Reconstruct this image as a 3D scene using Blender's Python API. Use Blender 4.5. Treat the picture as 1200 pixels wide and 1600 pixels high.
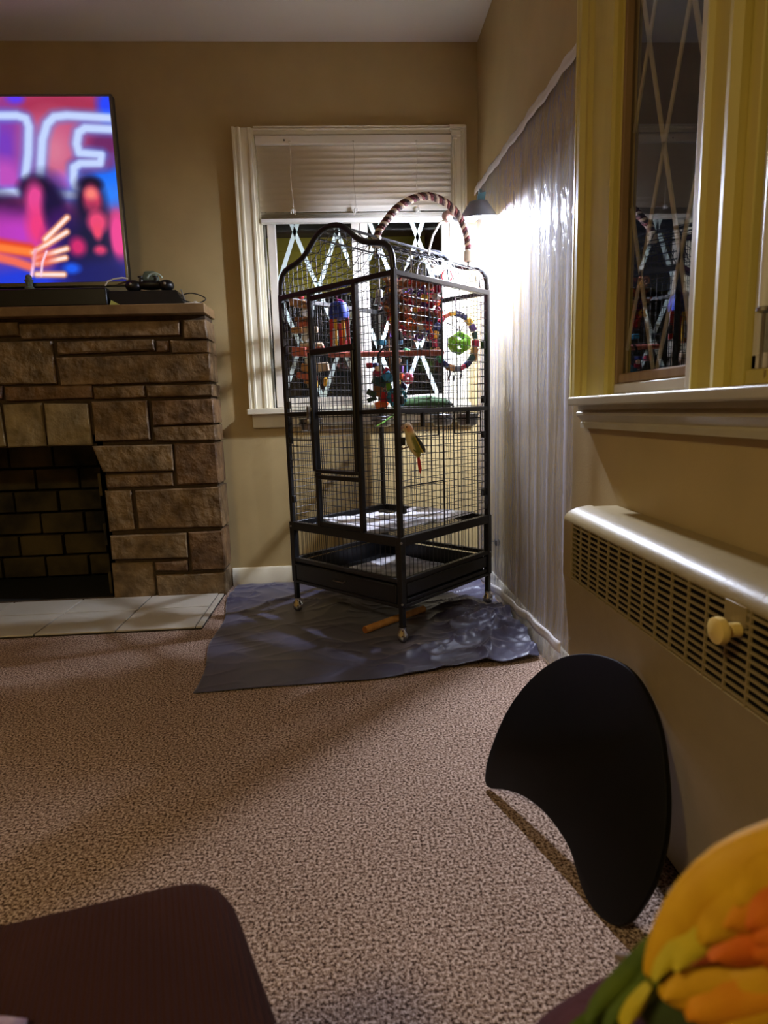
import bpy, bmesh, math, random
import numpy as np
from mathutils import Vector, Matrix, noise as mn

for o in list(bpy.data.objects):
    bpy.data.objects.remove(o)
SC = bpy.context.scene
COL = SC.collection
PI = math.pi
random.seed(7)

# ---------------------------------------------------------------- camera
RIGHT = Vector((0.998, -0.060, -0.030)); UPV = Vector((0.040, 0.161, 0.986)); FWD = Vector((0.054, 0.985, -0.163))
FWD.normalize(); RIGHT = (RIGHT - FWD * RIGHT.dot(FWD)).normalized(); UPV = RIGHT.cross(FWD)
CAM = Vector((0, 0, 0.8))
cd = bpy.data.cameras.new('camera')
cd.sensor_fit = 'VERTICAL'; cd.sensor_height = 36.0; cd.lens = 950 / 1600 * 36
cd.clip_start = 0.02
cd.dof.use_dof = True; cd.dof.focus_distance = 2.3; cd.dof.aperture_fstop = 5.6
cam = bpy.data.objects.new('camera', cd); COL.objects.link(cam)
cam.matrix_world = Matrix(((RIGHT.x, UPV.x, -FWD.x, CAM.x), (RIGHT.y, UPV.y, -FWD.y, CAM.y), (RIGHT.z, UPV.z, -FWD.z, CAM.z), (0, 0, 0, 1)))
SC.camera = cam

# ---------------------------------------------------------------- night outside, exposure
wd = bpy.data.worlds.new('night'); SC.world = wd; wd.use_nodes = True
wd.node_tree.nodes['Background'].inputs[0].default_value = (0.010, 0.012, 0.018, 1)
wd.node_tree.nodes['Background'].inputs[1].default_value = 0.35
SC.view_settings.view_transform = 'Standard'; SC.view_settings.look = 'None'
SC.view_settings.exposure = 0.0; SC.view_settings.gamma = 1.0; SC.view_settings.use_curve_mapping = False

# the room's own warm ceiling lamp (behind the photographer)
ld = bpy.data.lights.new('ceiling_lamp_light', 'AREA'); ld.shape = 'DISK'; ld.size = 0.45
ld.energy = 29.0; ld.color = (1.0, 0.81, 0.40)
lo = bpy.data.objects.new('ceiling_lamp_light', ld); COL.objects.link(lo); lo.location = (-1.35, -0.6, 2.27)
LED_STRENGTH = 6300.0
LED_COLOR = (0.73, 0.80, 1.0)
TV_STRENGTH = 1.0

# ---------------------------------------------------------------- helpers
def lin(c):
    return tuple((x / 255 / 12.92) if x / 255 <= 0.04045 else ((x / 255 + 0.055) / 1.055) ** 2.4 for x in c[:3])

MATS = {}
def mat(name, rgb, rough=0.6, metal=0.0, var=0.0, scale=20.0, bump=0.0, bscale=None, spec=0.5, rgb2=None, sheen=0.0, coat=0.0, det=3.0, stretch=None, bdist=0.004):
    if name in MATS: return MATS[name]
    m = bpy.data.materials.new(name); m.use_nodes = True
    nt = m.node_tree; b = nt.nodes['Principled BSDF']
    c = lin(rgb)
    b.inputs['Base Color'].default_value = (*c, 1)
    b.inputs['Roughness'].default_value = rough; b.inputs['Metallic'].default_value = metal
    b.inputs['Specular IOR Level'].default_value = spec
    b.inputs['Sheen Weight'].default_value = sheen; b.inputs['Coat Weight'].default_value = coat
    tc = nt.nodes.new('ShaderNodeTexCoord'); vec = tc.outputs['Object']
    if stretch:
        mp = nt.nodes.new('ShaderNodeMapping'); mp.inputs['Scale'].default_value = stretch
        nt.links.new(vec, mp.inputs['Vector']); vec = mp.outputs['Vector']
    if var > 0 or rgb2:
        n = nt.nodes.new('ShaderNodeTexNoise'); n.inputs['Scale'].default_value = scale; n.inputs['Detail'].default_value = det
        nt.links.new(vec, n.inputs['Vector'])
        r = nt.nodes.new('ShaderNodeValToRGB'); r.color_ramp.elements[0].position = 0.32; r.color_ramp.elements[1].position = 0.68
        c2 = lin(rgb2) if rgb2 else tuple(min(1, x * (1 + var)) for x in c)
        c1 = c if rgb2 else tuple(x * (1 - var) for x in c)
        r.color_ramp.elements[0].color = (*c1, 1); r.color_ramp.elements[1].color = (*c2, 1)
        nt.links.new(n.outputs['Fac'], r.inputs['Fac']); nt.links.new(r.outputs['Color'], b.inputs['Base Color'])
    if bump > 0:
        n2 = nt.nodes.new('ShaderNodeTexNoise'); n2.inputs['Scale'].default_value = bscale or scale; n2.inputs['Detail'].default_value = 4
        nt.links.new(vec, n2.inputs['Vector'])
        bp = nt.nodes.new('ShaderNodeBump'); bp.inputs['Strength'].default_value = bump; bp.inputs['Distance'].default_value = bdist
        nt.links.new(n2.outputs['Fac'], bp.inputs['Height']); nt.links.new(bp.outputs['Normal'], b.inputs['Normal'])
    MATS[name] = m
    return m

def attr_mat(name, attr, emit=0.0, rough=0.7):
    m = bpy.data.materials.new(name); m.use_nodes = True
    nt = m.node_tree; b = nt.nodes['Principled BSDF']
    a = nt.nodes.new('ShaderNodeAttribute'); a.attribute_name = attr
    if emit > 0:
        b.inputs['Base Color'].default_value = (0.004, 0.004, 0.005, 1); b.inputs['Roughness'].default_value = 0.35
        nt.links.new(a.outputs['Color'], b.inputs['Emission Color']); b.inputs['Emission Strength'].default_value = emit
    else:
        nt.links.new(a.outputs['Color'], b.inputs['Base Color']); b.inputs['Roughness'].default_value = rough
        b.inputs['Sheen Weight'].default_value = 0.2
        n2 = nt.nodes.new('ShaderNodeTexNoise'); n2.inputs['Scale'].default_value = 260; n2.inputs['Detail'].default_value = 3
        tc = nt.nodes.new('ShaderNodeTexCoord'); nt.links.new(tc.outputs['Object'], n2.inputs['Vector'])
        bp = nt.nodes.new('ShaderNodeBump'); bp.inputs['Strength'].default_value = 0.3; bp.inputs['Distance'].default_value = 0.002
        nt.links.new(n2.outputs['Fac'], bp.inputs['Height']); nt.links.new(bp.outputs['Normal'], b.inputs['Normal'])
    MATS[name] = m
    return m

ORG = {}          # world origin of each thing / part
def thing(name, label, cat, loc=(0, 0, 0), group=None, kind=None):
    o = bpy.data.objects.new(name, None); COL.objects.link(o); o.location = loc; o.empty_display_size = 0.05
    o['label'] = label; o['category'] = cat
    if group: o['group'] = group
    if kind: o['kind'] = kind
    ORG[o.name] = Vector(loc)
    return o
def struct_root(name, loc=(0, 0, 0)):
    o = bpy.data.objects.new(name, None); COL.objects.link(o); o.location = loc; o['kind'] = 'structure'
    ORG[o.name] = Vector(loc); return o
def tag(o, label=None, cat=None, group=None, kind=None):
    if label: o['label'] = label
    if cat: o['category'] = cat
    if group: o['group'] = group
    if kind: o['kind'] = kind
    return o

class MB:
    def __init__(s): s.v = []; s.f = []; s.c = None
    def add(s, vs, fs):
        n = len(s.v); s.v += [tuple(x) for x in vs]; s.f += [tuple(i + n for i in f) for f in fs]; return s
    def box(s, x0, y0, z0, x1, y1, z1):
        return s.add([(x0, y0, z0), (x1, y0, z0), (x1, y1, z0), (x0, y1, z0), (x0, y0, z1), (x1, y0, z1), (x1, y1, z1), (x0, y1, z1)],
                     [(0, 3, 2, 1), (4, 5, 6, 7), (0, 1, 5, 4), (1, 2, 6, 5), (2, 3, 7, 6), (3, 0, 4, 7)])
    def obox(s, c, A, B, Cc):
        c = Vector(c); A = Vector(A); B = Vector(B); Cc = Vector(Cc)
        vs = [c + i * A + j * B + k * Cc for k in (-1, 1) for i, j in ((-1, -1), (1, -1), (1, 1), (-1, 1))]
        fl = A.cross(B).dot(Cc) < 0
        fs = [(0, 3, 2, 1), (4, 5, 6, 7), (0, 1, 5, 4), (1, 2, 6, 5), (2, 3, 7, 6), (3, 0, 4, 7)]
        return s.add(vs, [f[::-1] for f in fs] if fl else fs)
    def bar(s, p, q, w, h, up=(0, 0, 1)):      # rectangular bar p->q
        p = Vector(p); q = Vector(q); d = q - p; u = Vector(up)
        sd = d.cross(u)
        if sd.length < 1e-6: sd = d.cross(Vector((1, 0, 0)))
        sd.normalize(); n = sd.cross(d).normalized()
        return s.obox((p + q) / 2, d / 2, sd * w / 2, n * h / 2)
    def tube(s, pts, r, n=6, closed=False, caps=True):
        P = [Vector(p) for p in pts]; N = len(P); R = r if isinstance(r, (list, tuple)) else [r] * N
        vs = []; fs = []; prev = None
        for i in range(N):
            a = P[(i - 1) % N] if (closed or i > 0) else P[i]; b = P[(i + 1) % N] if (closed or i < N - 1) else P[i]
            t = (b - a).normalized()
            if prev is None:
                x = Vector((0, 0, 1)) if abs(t.z) < 0.9 else Vector((1, 0, 0))
                u = x.cross(t).normalized()
            else:
                u = prev - t * prev.dot(t)
                u = u.normalized() if u.length > 1e-6 else t.orthogonal().normalized()
            prev = u; w = t.cross(u)
            for k in range(n):
                a2 = 2 * PI * k / n
                vs.append(P[i] + (u * math.cos(a2) + w * math.sin(a2)) * R[i])
        M = N if closed else N - 1
        for i in range(M):
            j = (i + 1) % N
            for k in range(n):
                k2 = (k + 1) % n
                fs.append((i * n + k, i * n + k2, j * n + k2, j * n + k))
        if caps and not closed:
            fs.append(tuple(range(n - 1, -1, -1))); fs.append(tuple((N - 1) * n + k for k in range(n)))
        return s.add(vs, fs)
    def lathe(s, prof, c, axis=(0, 0, 1), n=24, cap=True):
        ax = Vector(axis).normalized(); u = ax.orthogonal().normalized(); w = ax.cross(u); c = Vector(c)
        vs = []; fs = []
        for r, h in prof:
            for k in range(n):
                a = 2 * PI * k / n
                vs.append(c + ax * h + (u * math.cos(a) + w * math.sin(a)) * max(r, 1e-5))
        for i in range(len(prof) - 1):
            for k in range(n):
                k2 = (k + 1) % n
                fs.append((i * n + k, i * n + k2, (i + 1) * n + k2, (i + 1) * n + k))
        if cap:
            fs.append(tuple(range(n - 1, -1, -1))); fs.append(tuple((len(prof) - 1) * n + k for k in range(n)))
        return s.add(vs, fs)
    def ell(s, c, A, B, Cc, nu=14, nv=9):
        c = Vector(c); A = Vector(A); B = Vector(B); Cc = Vector(Cc); vs = []; fs = []
        for j in range(nv + 1):
            t = PI * j / nv
            for i in range(nu):
                p = 2 * PI * i / nu
                vs.append(c + Cc * math.cos(t) + (A * math.cos(p) + B * math.sin(p)) * max(math.sin(t), 1e-4))
        fl = A.cross(B).dot(Cc) < 0
        for j in range(nv):
            for i in range(nu):
                i2 = (i + 1) % nu
                f = (j * nu + i, (j + 1) * nu + i, (j + 1) * nu + i2, j * nu + i2)
                fs.append(f[::-1] if fl else f)
        return s.add(vs, fs)
    def prism(s, poly, d):                      # poly: list of 3D points, extruded by vector d
        n = len(poly); d = Vector(d); P = [Vector(p) for p in poly]
        nr = Vector((0, 0, 0))
        for i in range(n): nr += P[i].cross(P[(i + 1) % n])
        if nr.dot(d) > 0: P = P[::-1]
        vs = P + [p + d for p in P]
        fs = [tuple(range(n)), tuple(range(2 * n - 1, n - 1, -1))]
        for i in range(n):
            j = (i + 1) % n
            fs.append((j, i, n + i, n + j))
        return s.add(vs, fs)
    def sheet(s, fn, nu, nv):
        vs = [fn(i / nu, j / nv) for j in range(nv + 1) for i in range(nu + 1)]
        fs = [(j * (nu + 1) + i, j * (nu + 1) + i + 1, (j + 1) * (nu + 1) + i + 1, (j + 1) * (nu + 1) + i) for j in range(nv) for i in range(nu)]
        return s.add(vs, fs)
    def loft(s, rings, caps=True):
        n = len(rings[0]); vs = [p for r in rings for p in r]; fs = []
        for i in range(len(rings) - 1):
            for k in range(n):
                k2 = (k + 1) % n
                fs.append((i * n + k, i * n + k2, (i + 1) * n + k2, (i + 1) * n + k))
        if caps:
            fs.append(tuple(range(n - 1, -1, -1))); fs.append(tuple((len(rings) - 1) * n + k for k in range(n)))
        return s.add(vs, fs)
    def build(s, name, material, parent=None, smooth=True, bevel=0.0, solid=0.0, subsurf=0, colors=None, ang=40, kind=None, label=None):
        org = ORG[parent.name] if parent else Vector((0, 0, 0))
        me = bpy.data.meshes.new(name)
        me.from_pydata([(x - org.x, y - org.y, z - org.z) for x, y, z in s.v], [], s.f); me.update()
        if smooth:
            me.shade_smooth(); me.set_sharp_from_angle(angle=math.radians(ang))
        if colors is not None:
            at = me.color_attributes.new('paint', 'FLOAT_COLOR', 'POINT')
            at.data.foreach_set('color', np.asarray(colors, dtype=np.float32).ravel())
        o = bpy.data.objects.new(name, me); COL.objects.link(o)
        if material: me.materials.append(material)
        if parent: o.parent = parent
        ORG[o.name] = org
        if subsurf:
            md = o.modifiers.new('s', 'SUBSURF'); md.levels = subsurf; md.render_levels = subsurf
        if solid:
            md = o.modifiers.new('t', 'SOLIDIFY'); md.thickness = solid; md.offset = 0
        if bevel:
            md = o.modifiers.new('b', 'BEVEL'); md.width = bevel; md.segments = 2; md.limit_method = 'ANGLE'; md.angle_limit = math.radians(50)
        if kind: o['kind'] = kind
        if label: o['label'] = label
        return o

def struct(name, mb, material, parent=None, **k):
    o = mb.build(name, material, parent, **k)
    if not parent: o['kind'] = 'structure'
    return o
def dup(o, parent, off=(0, 0, 0), name=None):
    c = o.copy(); COL.objects.link(c); c.parent = parent; c.location = o.location + Vector(off); ORG[c.name] = ORG[o.name]
    return c

# ---------------------------------------------------------------- materials
M_wall = mat('wall_paint', (179, 156, 106), 0.75, var=0.05, scale=6, bump=0.12, bscale=240)
M_ceil = mat('ceiling_paint', (214, 206, 196), 0.9, bump=0.15, bscale=120)
M_trim = mat('cream_trim_paint', (228, 220, 194), 0.38, var=0.04, scale=9, bump=0.05, bscale=60)
M_yellow = mat('yellowed_trim_paint', (200, 182, 94), 0.5, var=0.10, scale=14, bump=0.06, bscale=50, stretch=(1, 1, 0.15))
M_sash = mat('grey_white_sash_paint', (206, 198, 184), 0.4, var=0.05, scale=12, bump=0.05)
M_rawwood = mat('bare_sash_wood', (132, 102, 64), 0.6, rgb2=(156, 126, 84), scale=30, stretch=(1, 1, 0.1))
M_black = mat('black_powder_coat', (22, 22, 25), 0.38, spec=0.6)
M_wire = mat('black_wire', (26, 26, 29), 0.33, spec=0.7)
M_chrome = mat('chrome', (210, 210, 212), 0.12, metal=1.0)
M_steel = mat('brushed_steel', (170, 170, 172), 0.28, metal=1.0)
M_mortar = mat('mortar', (70, 54, 34), 0.9, var=0.2, scale=40, bump=0.5, bscale=90)
M_stone = [mat('sandstone_%s' % n, a, 0.55, rgb2=b, scale=15, bump=1.0, bscale=24, det=9, bdist=0.014) for n, a, b in
           (('brown', (80, 59, 34), (136, 108, 72)), ('rust', (76, 52, 28), (128, 96, 62)), ('buff', (88, 69, 42), (144, 118, 82)))]
M_keystone = mat('pale_sandstone', (112, 97, 66), 0.8, rgb2=(166, 148, 110), scale=12, bump=0.8, bscale=34, det=8, bdist=0.008)
M_soot = mat('sooty_firebrick', (16, 14, 10), 0.85, rgb2=(92, 76, 42), scale=5, bump=0.5, bscale=40, det=5)
M_sootdark = mat('soot', (10, 9, 8), 0.9)
M_tile = mat('hearth_tile_glaze', (196, 188, 172), 0.32, var=0.06, scale=5)
M_grout = mat('tile_grout', (44, 36, 28), 0.9)
M_mantel = mat('mantel_stone', (118, 90, 54), 0.6, rgb2=(140, 110, 70), scale=14, bump=0.4, bscale=50)
M_white = mat('white_plastic', (226, 222, 212), 0.4)
M_blind = mat('blind_vinyl', (238, 232, 218), 0.42)
M_cord = mat('white_cord', (214, 206, 188), 0.7)
M_heat = mat('heater_enamel', (150, 132, 92), 0.38, spec=0.3, var=0.03, scale=30, bump=0.10, bscale=160)
M_dark = mat('dark_cavity', (14, 11, 8), 0.9)
M_knob = mat('ivory_plastic', (226, 196, 116), 0.4)
M_lacquer = mat('black_lacquer', (7, 7, 8), 0.42, spec=0.22)
M_blackpl = mat('black_plastic', (10, 10, 12), 0.4)
M_dowel = mat('perch_wood', (206, 142, 74), 0.55, rgb2=(226, 166, 96), scale=40, stretch=(1, 1, 1))
M_paper = mat('newsprint', (226, 222, 222), 0.85, rgb2=(186, 184, 190), scale=26, det=6)
M_lamp = mat('lamp_shade_enamel', (126, 132, 146), 0.35)
M_clip = mat('blue_clip', (120, 176, 206), 0.3)

def carpet_material():
    m = bpy.data.materials.new('carpet'); m.use_nodes = True; nt = m.node_tree; b = nt.nodes['Principled BSDF']
    tc = nt.nodes.new('ShaderNodeTexCoord')
    n = nt.nodes.new('ShaderNodeTexNoise'); n.inputs['Scale'].default_value = 190; n.inputs['Detail'].default_value = 2.5; n.inputs['Roughness'].default_value = 0.65
    nt.links.new(tc.outputs['Object'], n.inputs['Vector'])
    r = nt.nodes.new('ShaderNodeValToRGB')
    e = r.color_ramp.elements
    e[0].position = 0.38; e[0].color = (*lin((62, 44, 35)), 1)
    e[1].position = 0.62; e[1].color = (*lin((216, 190, 172)), 1)
    k = e.new(0.48); k.color = (*lin((150, 122, 104)), 1)
    nt.links.new(n.outputs['Fac'], r.inputs['Fac'])
    n3 = nt.nodes.new('ShaderNodeTexNoise'); n3.inputs['Scale'].default_value = 3.5; n3.inputs['Detail'].default_value = 3
    nt.links.new(tc.outputs['Object'], n3.inputs['Vector'])
    mx = nt.nodes.new('ShaderNodeMix'); mx.data_type = 'RGBA'; mx.blend_type = 'MULTIPLY'; mx.inputs[0].default_value = 0.35
    r3 = nt.nodes.new('ShaderNodeValToRGB'); r3.color_ramp.elements[0].position = 0.3; r3.color_ramp.elements[1].position = 0.7
    r3.color_ramp.elements[0].color = (0.6, 0.56, 0.5, 1); r3.color_ramp.elements[1].color = (1, 1, 1, 1)
    nt.links.new(n3.outputs['Fac'], r3.inputs['Fac'])
    nt.links.new(r.outputs['Color'], mx.inputs[6]); nt.links.new(r3.outputs['Color'], mx.inputs[7])
    nt.links.new(mx.outputs[2], b.inputs['Base Color'])
    b.inputs['Roughness'].default_value = 0.95; b.inputs['Specular IOR Level'].default_value = 0.1
    bp = nt.nodes.new('ShaderNodeBump'); bp.inputs['Strength'].default_value = 0.9; bp.inputs['Distance'].default_value = 0.006
    nt.links.new(n.outputs['Fac'], bp.inputs['Height']); nt.links.new(bp.outputs['Normal'], b.inputs['Normal'])
    return m
M_carpet = carpet_material()

def glass_material(name, ior):
    m = bpy.data.materials.new(name); m.use_nodes = True; nt = m.node_tree; nt.nodes.clear()
    out = nt.nodes.new('ShaderNodeOutputMaterial'); mix = nt.nodes.new('ShaderNodeMixShader')
    tr = nt.nodes.new('ShaderNodeBsdfTransparent'); gl = nt.nodes.new('ShaderNodeBsdfGlossy'); gl.inputs['Roughness'].default_value = 0.004
    fr = nt.nodes.new('ShaderNodeFresnel'); fr.inputs['IOR'].default_value = ior
    ge = nt.nodes.new('ShaderNodeNewGeometry'); sb = nt.nodes.new('ShaderNodeMath'); sb.operation = 'SUBTRACT'; sb.inputs[0].default_value = 1.0
    ml = nt.nodes.new('ShaderNodeMath'); ml.operation = 'MULTIPLY'
    nt.links.new(ge.outputs['Backfacing'], sb.inputs[1]); nt.links.new(fr.outputs[0], ml.inputs[0]); nt.links.new(sb.outputs[0], ml.inputs[1])
    nt.links.new(ml.outputs[0], mix.inputs[0]); nt.links.new(tr.outputs[0], mix.inputs[1]); nt.links.new(gl.outputs[0], mix.inputs[2])
    nt.links.new(mix.outputs[0], out.inputs[0]); return m
M_glass = glass_material('window_glass', 1.9); M_glass2 = glass_material('double_window_glass', 2.5)

def vinyl_material():
    m = bpy.data.materials.new('clear_vinyl'); m.use_nodes = True; nt = m.node_tree; nt.nodes.clear()
    out = nt.nodes.new('ShaderNodeOutputMaterial')
    tr = nt.nodes.new('ShaderNodeBsdfTransparent'); tr.inputs[0].default_value = (0.94, 0.95, 0.97, 1)
    gl = nt.nodes.new('ShaderNodeBsdfGlossy'); gl.inputs['Roughness'].default_value = 0.24
    df = nt.nodes.new('ShaderNodeBsdfDiffuse'); df.inputs[0].default_value = (0.80, 0.79, 0.96, 1)
    fr = nt.nodes.new('ShaderNodeFresnel'); fr.inputs['IOR'].default_value = 1.45
    mi = nt.nodes.new('ShaderNodeMath'); mi.operation = 'MINIMUM'; mi.inputs[1].default_value = 0.26; nt.links.new(fr.outputs[0], mi.inputs[0])
    m1 = nt.nodes.new('ShaderNodeMixShader'); m2 = nt.nodes.new('ShaderNodeMixShader')
    m1.inputs[0].default_value = 0.30
    tc = nt.nodes.new('ShaderNodeTexCoord'); mp = nt.nodes.new('ShaderNodeMapping'); mp.inputs['Scale'].default_value = (1, 2.6, 1.3)
    n = nt.nodes.new('ShaderNodeTexNoise'); n.inputs['Scale'].default_value = 7.0; n.inputs['Detail'].default_value = 3.5; n.inputs['Distortion'].default_value = 0.6
    nt.links.new(tc.outputs['Object'], mp.inputs[0]); nt.links.new(mp.outputs[0], n.inputs['Vector'])
    bp = nt.nodes.new('ShaderNodeBump'); bp.inputs['Strength'].default_value = 1.0; bp.inputs['Distance'].default_value = 0.035
    s5 = nt.nodes.new('ShaderNodeMath'); s5.operation = 'SUBTRACT'; s5.inputs[1].default_value = 0.5; nt.links.new(n.outputs['Fac'], s5.inputs[0])
    ab = nt.nodes.new('ShaderNodeMath'); ab.operation = 'ABSOLUTE'; nt.links.new(s5.outputs[0], ab.inputs[0])
    nt.links.new(ab.outputs[0], bp.inputs['Height'])
    for x in (gl, fr): nt.links.new(bp.outputs['Normal'], x.inputs['Normal'])
    tl = nt.nodes.new('ShaderNodeBsdfTranslucent'); tl.inputs[0].default_value = (0.80, 0.79, 0.96, 1); m3 = nt.nodes.new('ShaderNodeMixShader'); m3.inputs[0].default_value = 0.4
    nt.links.new(df.outputs[0], m3.inputs[1]); nt.links.new(tl.outputs[0], m3.inputs[2])
    nt.links.new(tr.outputs[0], m1.inputs[1]); nt.links.new(m3.outputs[0], m1.inputs[2])
    nt.links.new(mi.outputs[0], m2.inputs[0]); nt.links.new(m1.outputs[0], m2.inputs[1]); nt.links.new(gl.outputs[0], m2.inputs[2])
    nt.links.new(m2.outputs[0], out.inputs[0]); return m
M_vinyl = vinyl_material()

# ---------------------------------------------------------------- room shell
D, W, H = 2.851, 0.615, 2.34
XL, YF, T = -3.0, -2.4, 0.14
b = MB().box(XL - T, YF - T, -0.1, W + T, D + T, 0.0)
struct('floor', b, M_carpet)
struct('ceiling', MB().box(XL - T, YF - T, H, W + T, D + T, H + 0.1), M_ceil)
wx0, wx1, wz0, wz1 = -0.352, 0.502, 0.828, 1.972         # back window opening
fx0, fx1, fz1 = -2.00, -1.06, 0.70                       # firebox opening
b = MB()
b.box(XL, D, 0, fx0, D + T, H); b.box(fx0, D, fz1, fx1, D + T, H); b.box(fx1, D, 0, wx0, D + T, H)
b.box(wx0, D, 0, wx1, D + T, wz0); b.box(wx0, D, wz1, wx1, D + T, H); b.box(wx1, D, 0, W, D + T, H)
struct('wall_back', b, M_wall, smooth=False)
TR_ = 0.03
ry0, ry1 = 1.000, 1.392                                  # right window openings
qy0, qy1 = 0.30, 0.928
b = MB()
b.box(W, ry1, 0, W + TR_, D + T, H); b.box(W, qy1, 0, W + TR_, ry0, H); b.box(W, YF, 0, W + TR_, qy0, H)
for y0, y1 in ((ry0, ry1), (qy0, qy1)):
    b.box(W, y0, 0, W + TR_, y1, 0.80); b.box(W, y0, 2.0, W + TR_, y1, H)
struct('wall_right', b, M_wall, smooth=False)
struct('wall_left', MB().box(XL - T, YF, 0, XL, D + T, H), M_wall)
struct('wall_front', MB().box(XL - T, YF - T, 0, W + T, YF, H), M_wall)

def baseboard(name, p, q, nrm):
    p = Vector(p); q = Vector(q); n = Vector(nrm)
    prof = [(0, 0), (0.014, 0), (0.014, 0.066), (0.011, 0.072), (0.011, 0.076), (0.006, 0.086), (0, 0.087)]
    poly = [p + n * a + Vector((0, 0, z)) for a, z in prof]
    b = MB().prism(poly, q - p)
    return struct(name, b, M_trim)
baseboard('baseboard_back', (-0.572, D, 0), (W, D, 0), (0, -1, 0))
baseboard('baseboard_right', (W, 1.36, 0), (W, D, 0), (-1, 0, 0))

# ---------------------------------------------------------------- window 1 (back wall)
w1 = struct_root('window_1', (0.06, D, 0.82))
def casing_back(x0, x1, z0, z1):                         # vertical moulded casing board, outer edge at x0
    s = 1 if x1 > x0 else -1
    wd_ = abs(x1 - x0)
    prof = [(0, 0), (0, 0.030), (0.10, 0.030), (0.13, 0.022), (0.22, 0.022), (0.26, 0.028), (0.34, 0.028), (0.38, 0.018), (0.70, 0.018), (0.76, 0.023), (0.86, 0.023), (0.90, 0.014), (1, 0.014), (1, 0)]
    return [(x0 + s * wd_ * a, D - d) for a, d in prof]
def vert_casing(x0, x1, z0, z1):
    P = casing_back(x0, x1, z0, z1)
    return MB().prism([(x, y, z0) for x, y in P], (0, 0, z1 - z0))
vert_casing(-0.440, -0.350, 0.830, 2.003).build('casing', M_trim, w1, ang=20)
vert_casing(0.560, 0.500, 0.830, 2.003).build('casing', M_trim, w1, ang=20)
P = casing_back(0, 0.034, 0, 0)
MB().prism([(-0.350, y, 2.004 - x) for x, y in P], (0.85, 0, 0)).build('head_casing', M_trim, w1, ang=20)
b = MB()                                                  # small stepped return block, top right
b.box(0.485, D - 0.038, 1.992, 0.555, D - 0.012, 2.004); b.box(0.488, D - 0.036, 1.984, 0.548, D - 0.012, 1.991); b.box(0.494, D - 0.034, 1.962, 0.535, D - 0.012, 1.983); b.box(0.500, D - 0.03, 1.952, 0.520, D - 0.012, 1.961)
b.build('casing_block', M_trim, w1, bevel=0.002)
MB().box(-0.450, D - 0.052, 0.802, 0.570, D + 0.06, 0.829).build('sill', M_trim, w1, bevel=0.004)
MB().box(-0.432, D - 0.018, 0.742, 0.555, D, 0.802).build('apron', M_trim, w1, bevel=0.004)
b = MB(); b.box(wx0, D, wz0, wx0 + 0.012, D + T, wz1); b.box(wx1 - 0.012, D, wz0, wx1, D + T, wz1); b.box(wx0, D, wz1 - 0.012, wx1, D + T, wz1); b.box(wx0, D + 0.06, wz0, wx1, D + T, wz0 + 0.004)
b.build('jamb', M_trim, w1)
GY = D + 0.045
def lattice(crossings, slope, a0, a1, z0, z1, fn, wid):
    """flat strips through the crossing points, clipped to the pane"""
    lines = []
    for (ca, cz) in crossings:
        for sg in (1, -1):
            # a = ca + sg*slope*(z-cz)
            zs = [z0, z1]
            za = sorted([cz + sg * (a0 - ca) / slope, cz + sg * (a1 - ca) / slope])
            lo_, hi_ = max(z0, za[0]), min(z1, za[1])
            if hi_ - lo_ < 0.02: continue
            key = (sg, round(ca - sg * slope * cz, 2))
            if any(k[0] == sg and abs(k[1] - key[1]) < 0.03 for k, _ in lines): continue
            lines.append((key, (ca + sg * slope * (lo_ - cz), lo_, ca + sg * slope * (hi_ - cz), hi_)))
    return [l for _, l in lines]
M_lead = mat('pale_lattice_strip', (206, 222, 214), 0.5); M_lead2 = mat('dimmed_lattice_strip', (158, 152, 136), 0.6)  # second is a darker copy: dimness behind the glass put into colour
M_sill = mat('worn_sill_paint', (176, 166, 140), 0.4, var=0.05, scale=14, bump=0.05)
def sash_back(x0, x1, crossings, nm):
    z0, z1 = 0.832, 1.958; st = 0.036
    b = MB(); b.box(x0, GY - 0.018, z0, x0 + st, GY + 0.018, z1); b.box(x1 - st, GY - 0.018, z0, x1, GY + 0.018, z1)
    b.box(x0 + st, GY - 0.018, z0, x1 - st, GY + 0.018, z0 + 0.042); b.box(x0 + st, GY - 0.018, z1 - 0.045, x1 - st, GY + 0.018, z1)
    sh = b.build('sash', M_sash, w1, bevel=0.003)
    MB().box(x0 + st, GY + 0.002, z0 + 0.042, x1 - st, GY + 0.006, z1 - 0.045).build('pane', M_glass, sh)
    for (xa, za, xb, zb) in lattice(crossings, 0.094 / 0.245, x0 + st, x1 - st, z0 + 0.042, z1 - 0.045, None, 0.018):
        d = Vector((xb - xa, 0, zb - za)); 
        MB().bar((xa, GY - 0.002, za), (xb, GY - 0.002, zb), 0.018, 0.004, up=(0, 1, 0)).build('lattice_strip', M_lead, sh)
cr = [(-0.202 + 0.188 * i, 1.600 - 0.49 * j) for i in range(-2, 6) for j in range(-1, 3)]
sash_back(-0.322, 0.085, cr, 'l')
cr2 = [(0.347 + 0.188 * i, 1.570 - 0.49 * j) for i in range(-3, 3) for j in range(-1, 3)]
sash_back(0.087, 0.492, cr2, 'r')

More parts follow.
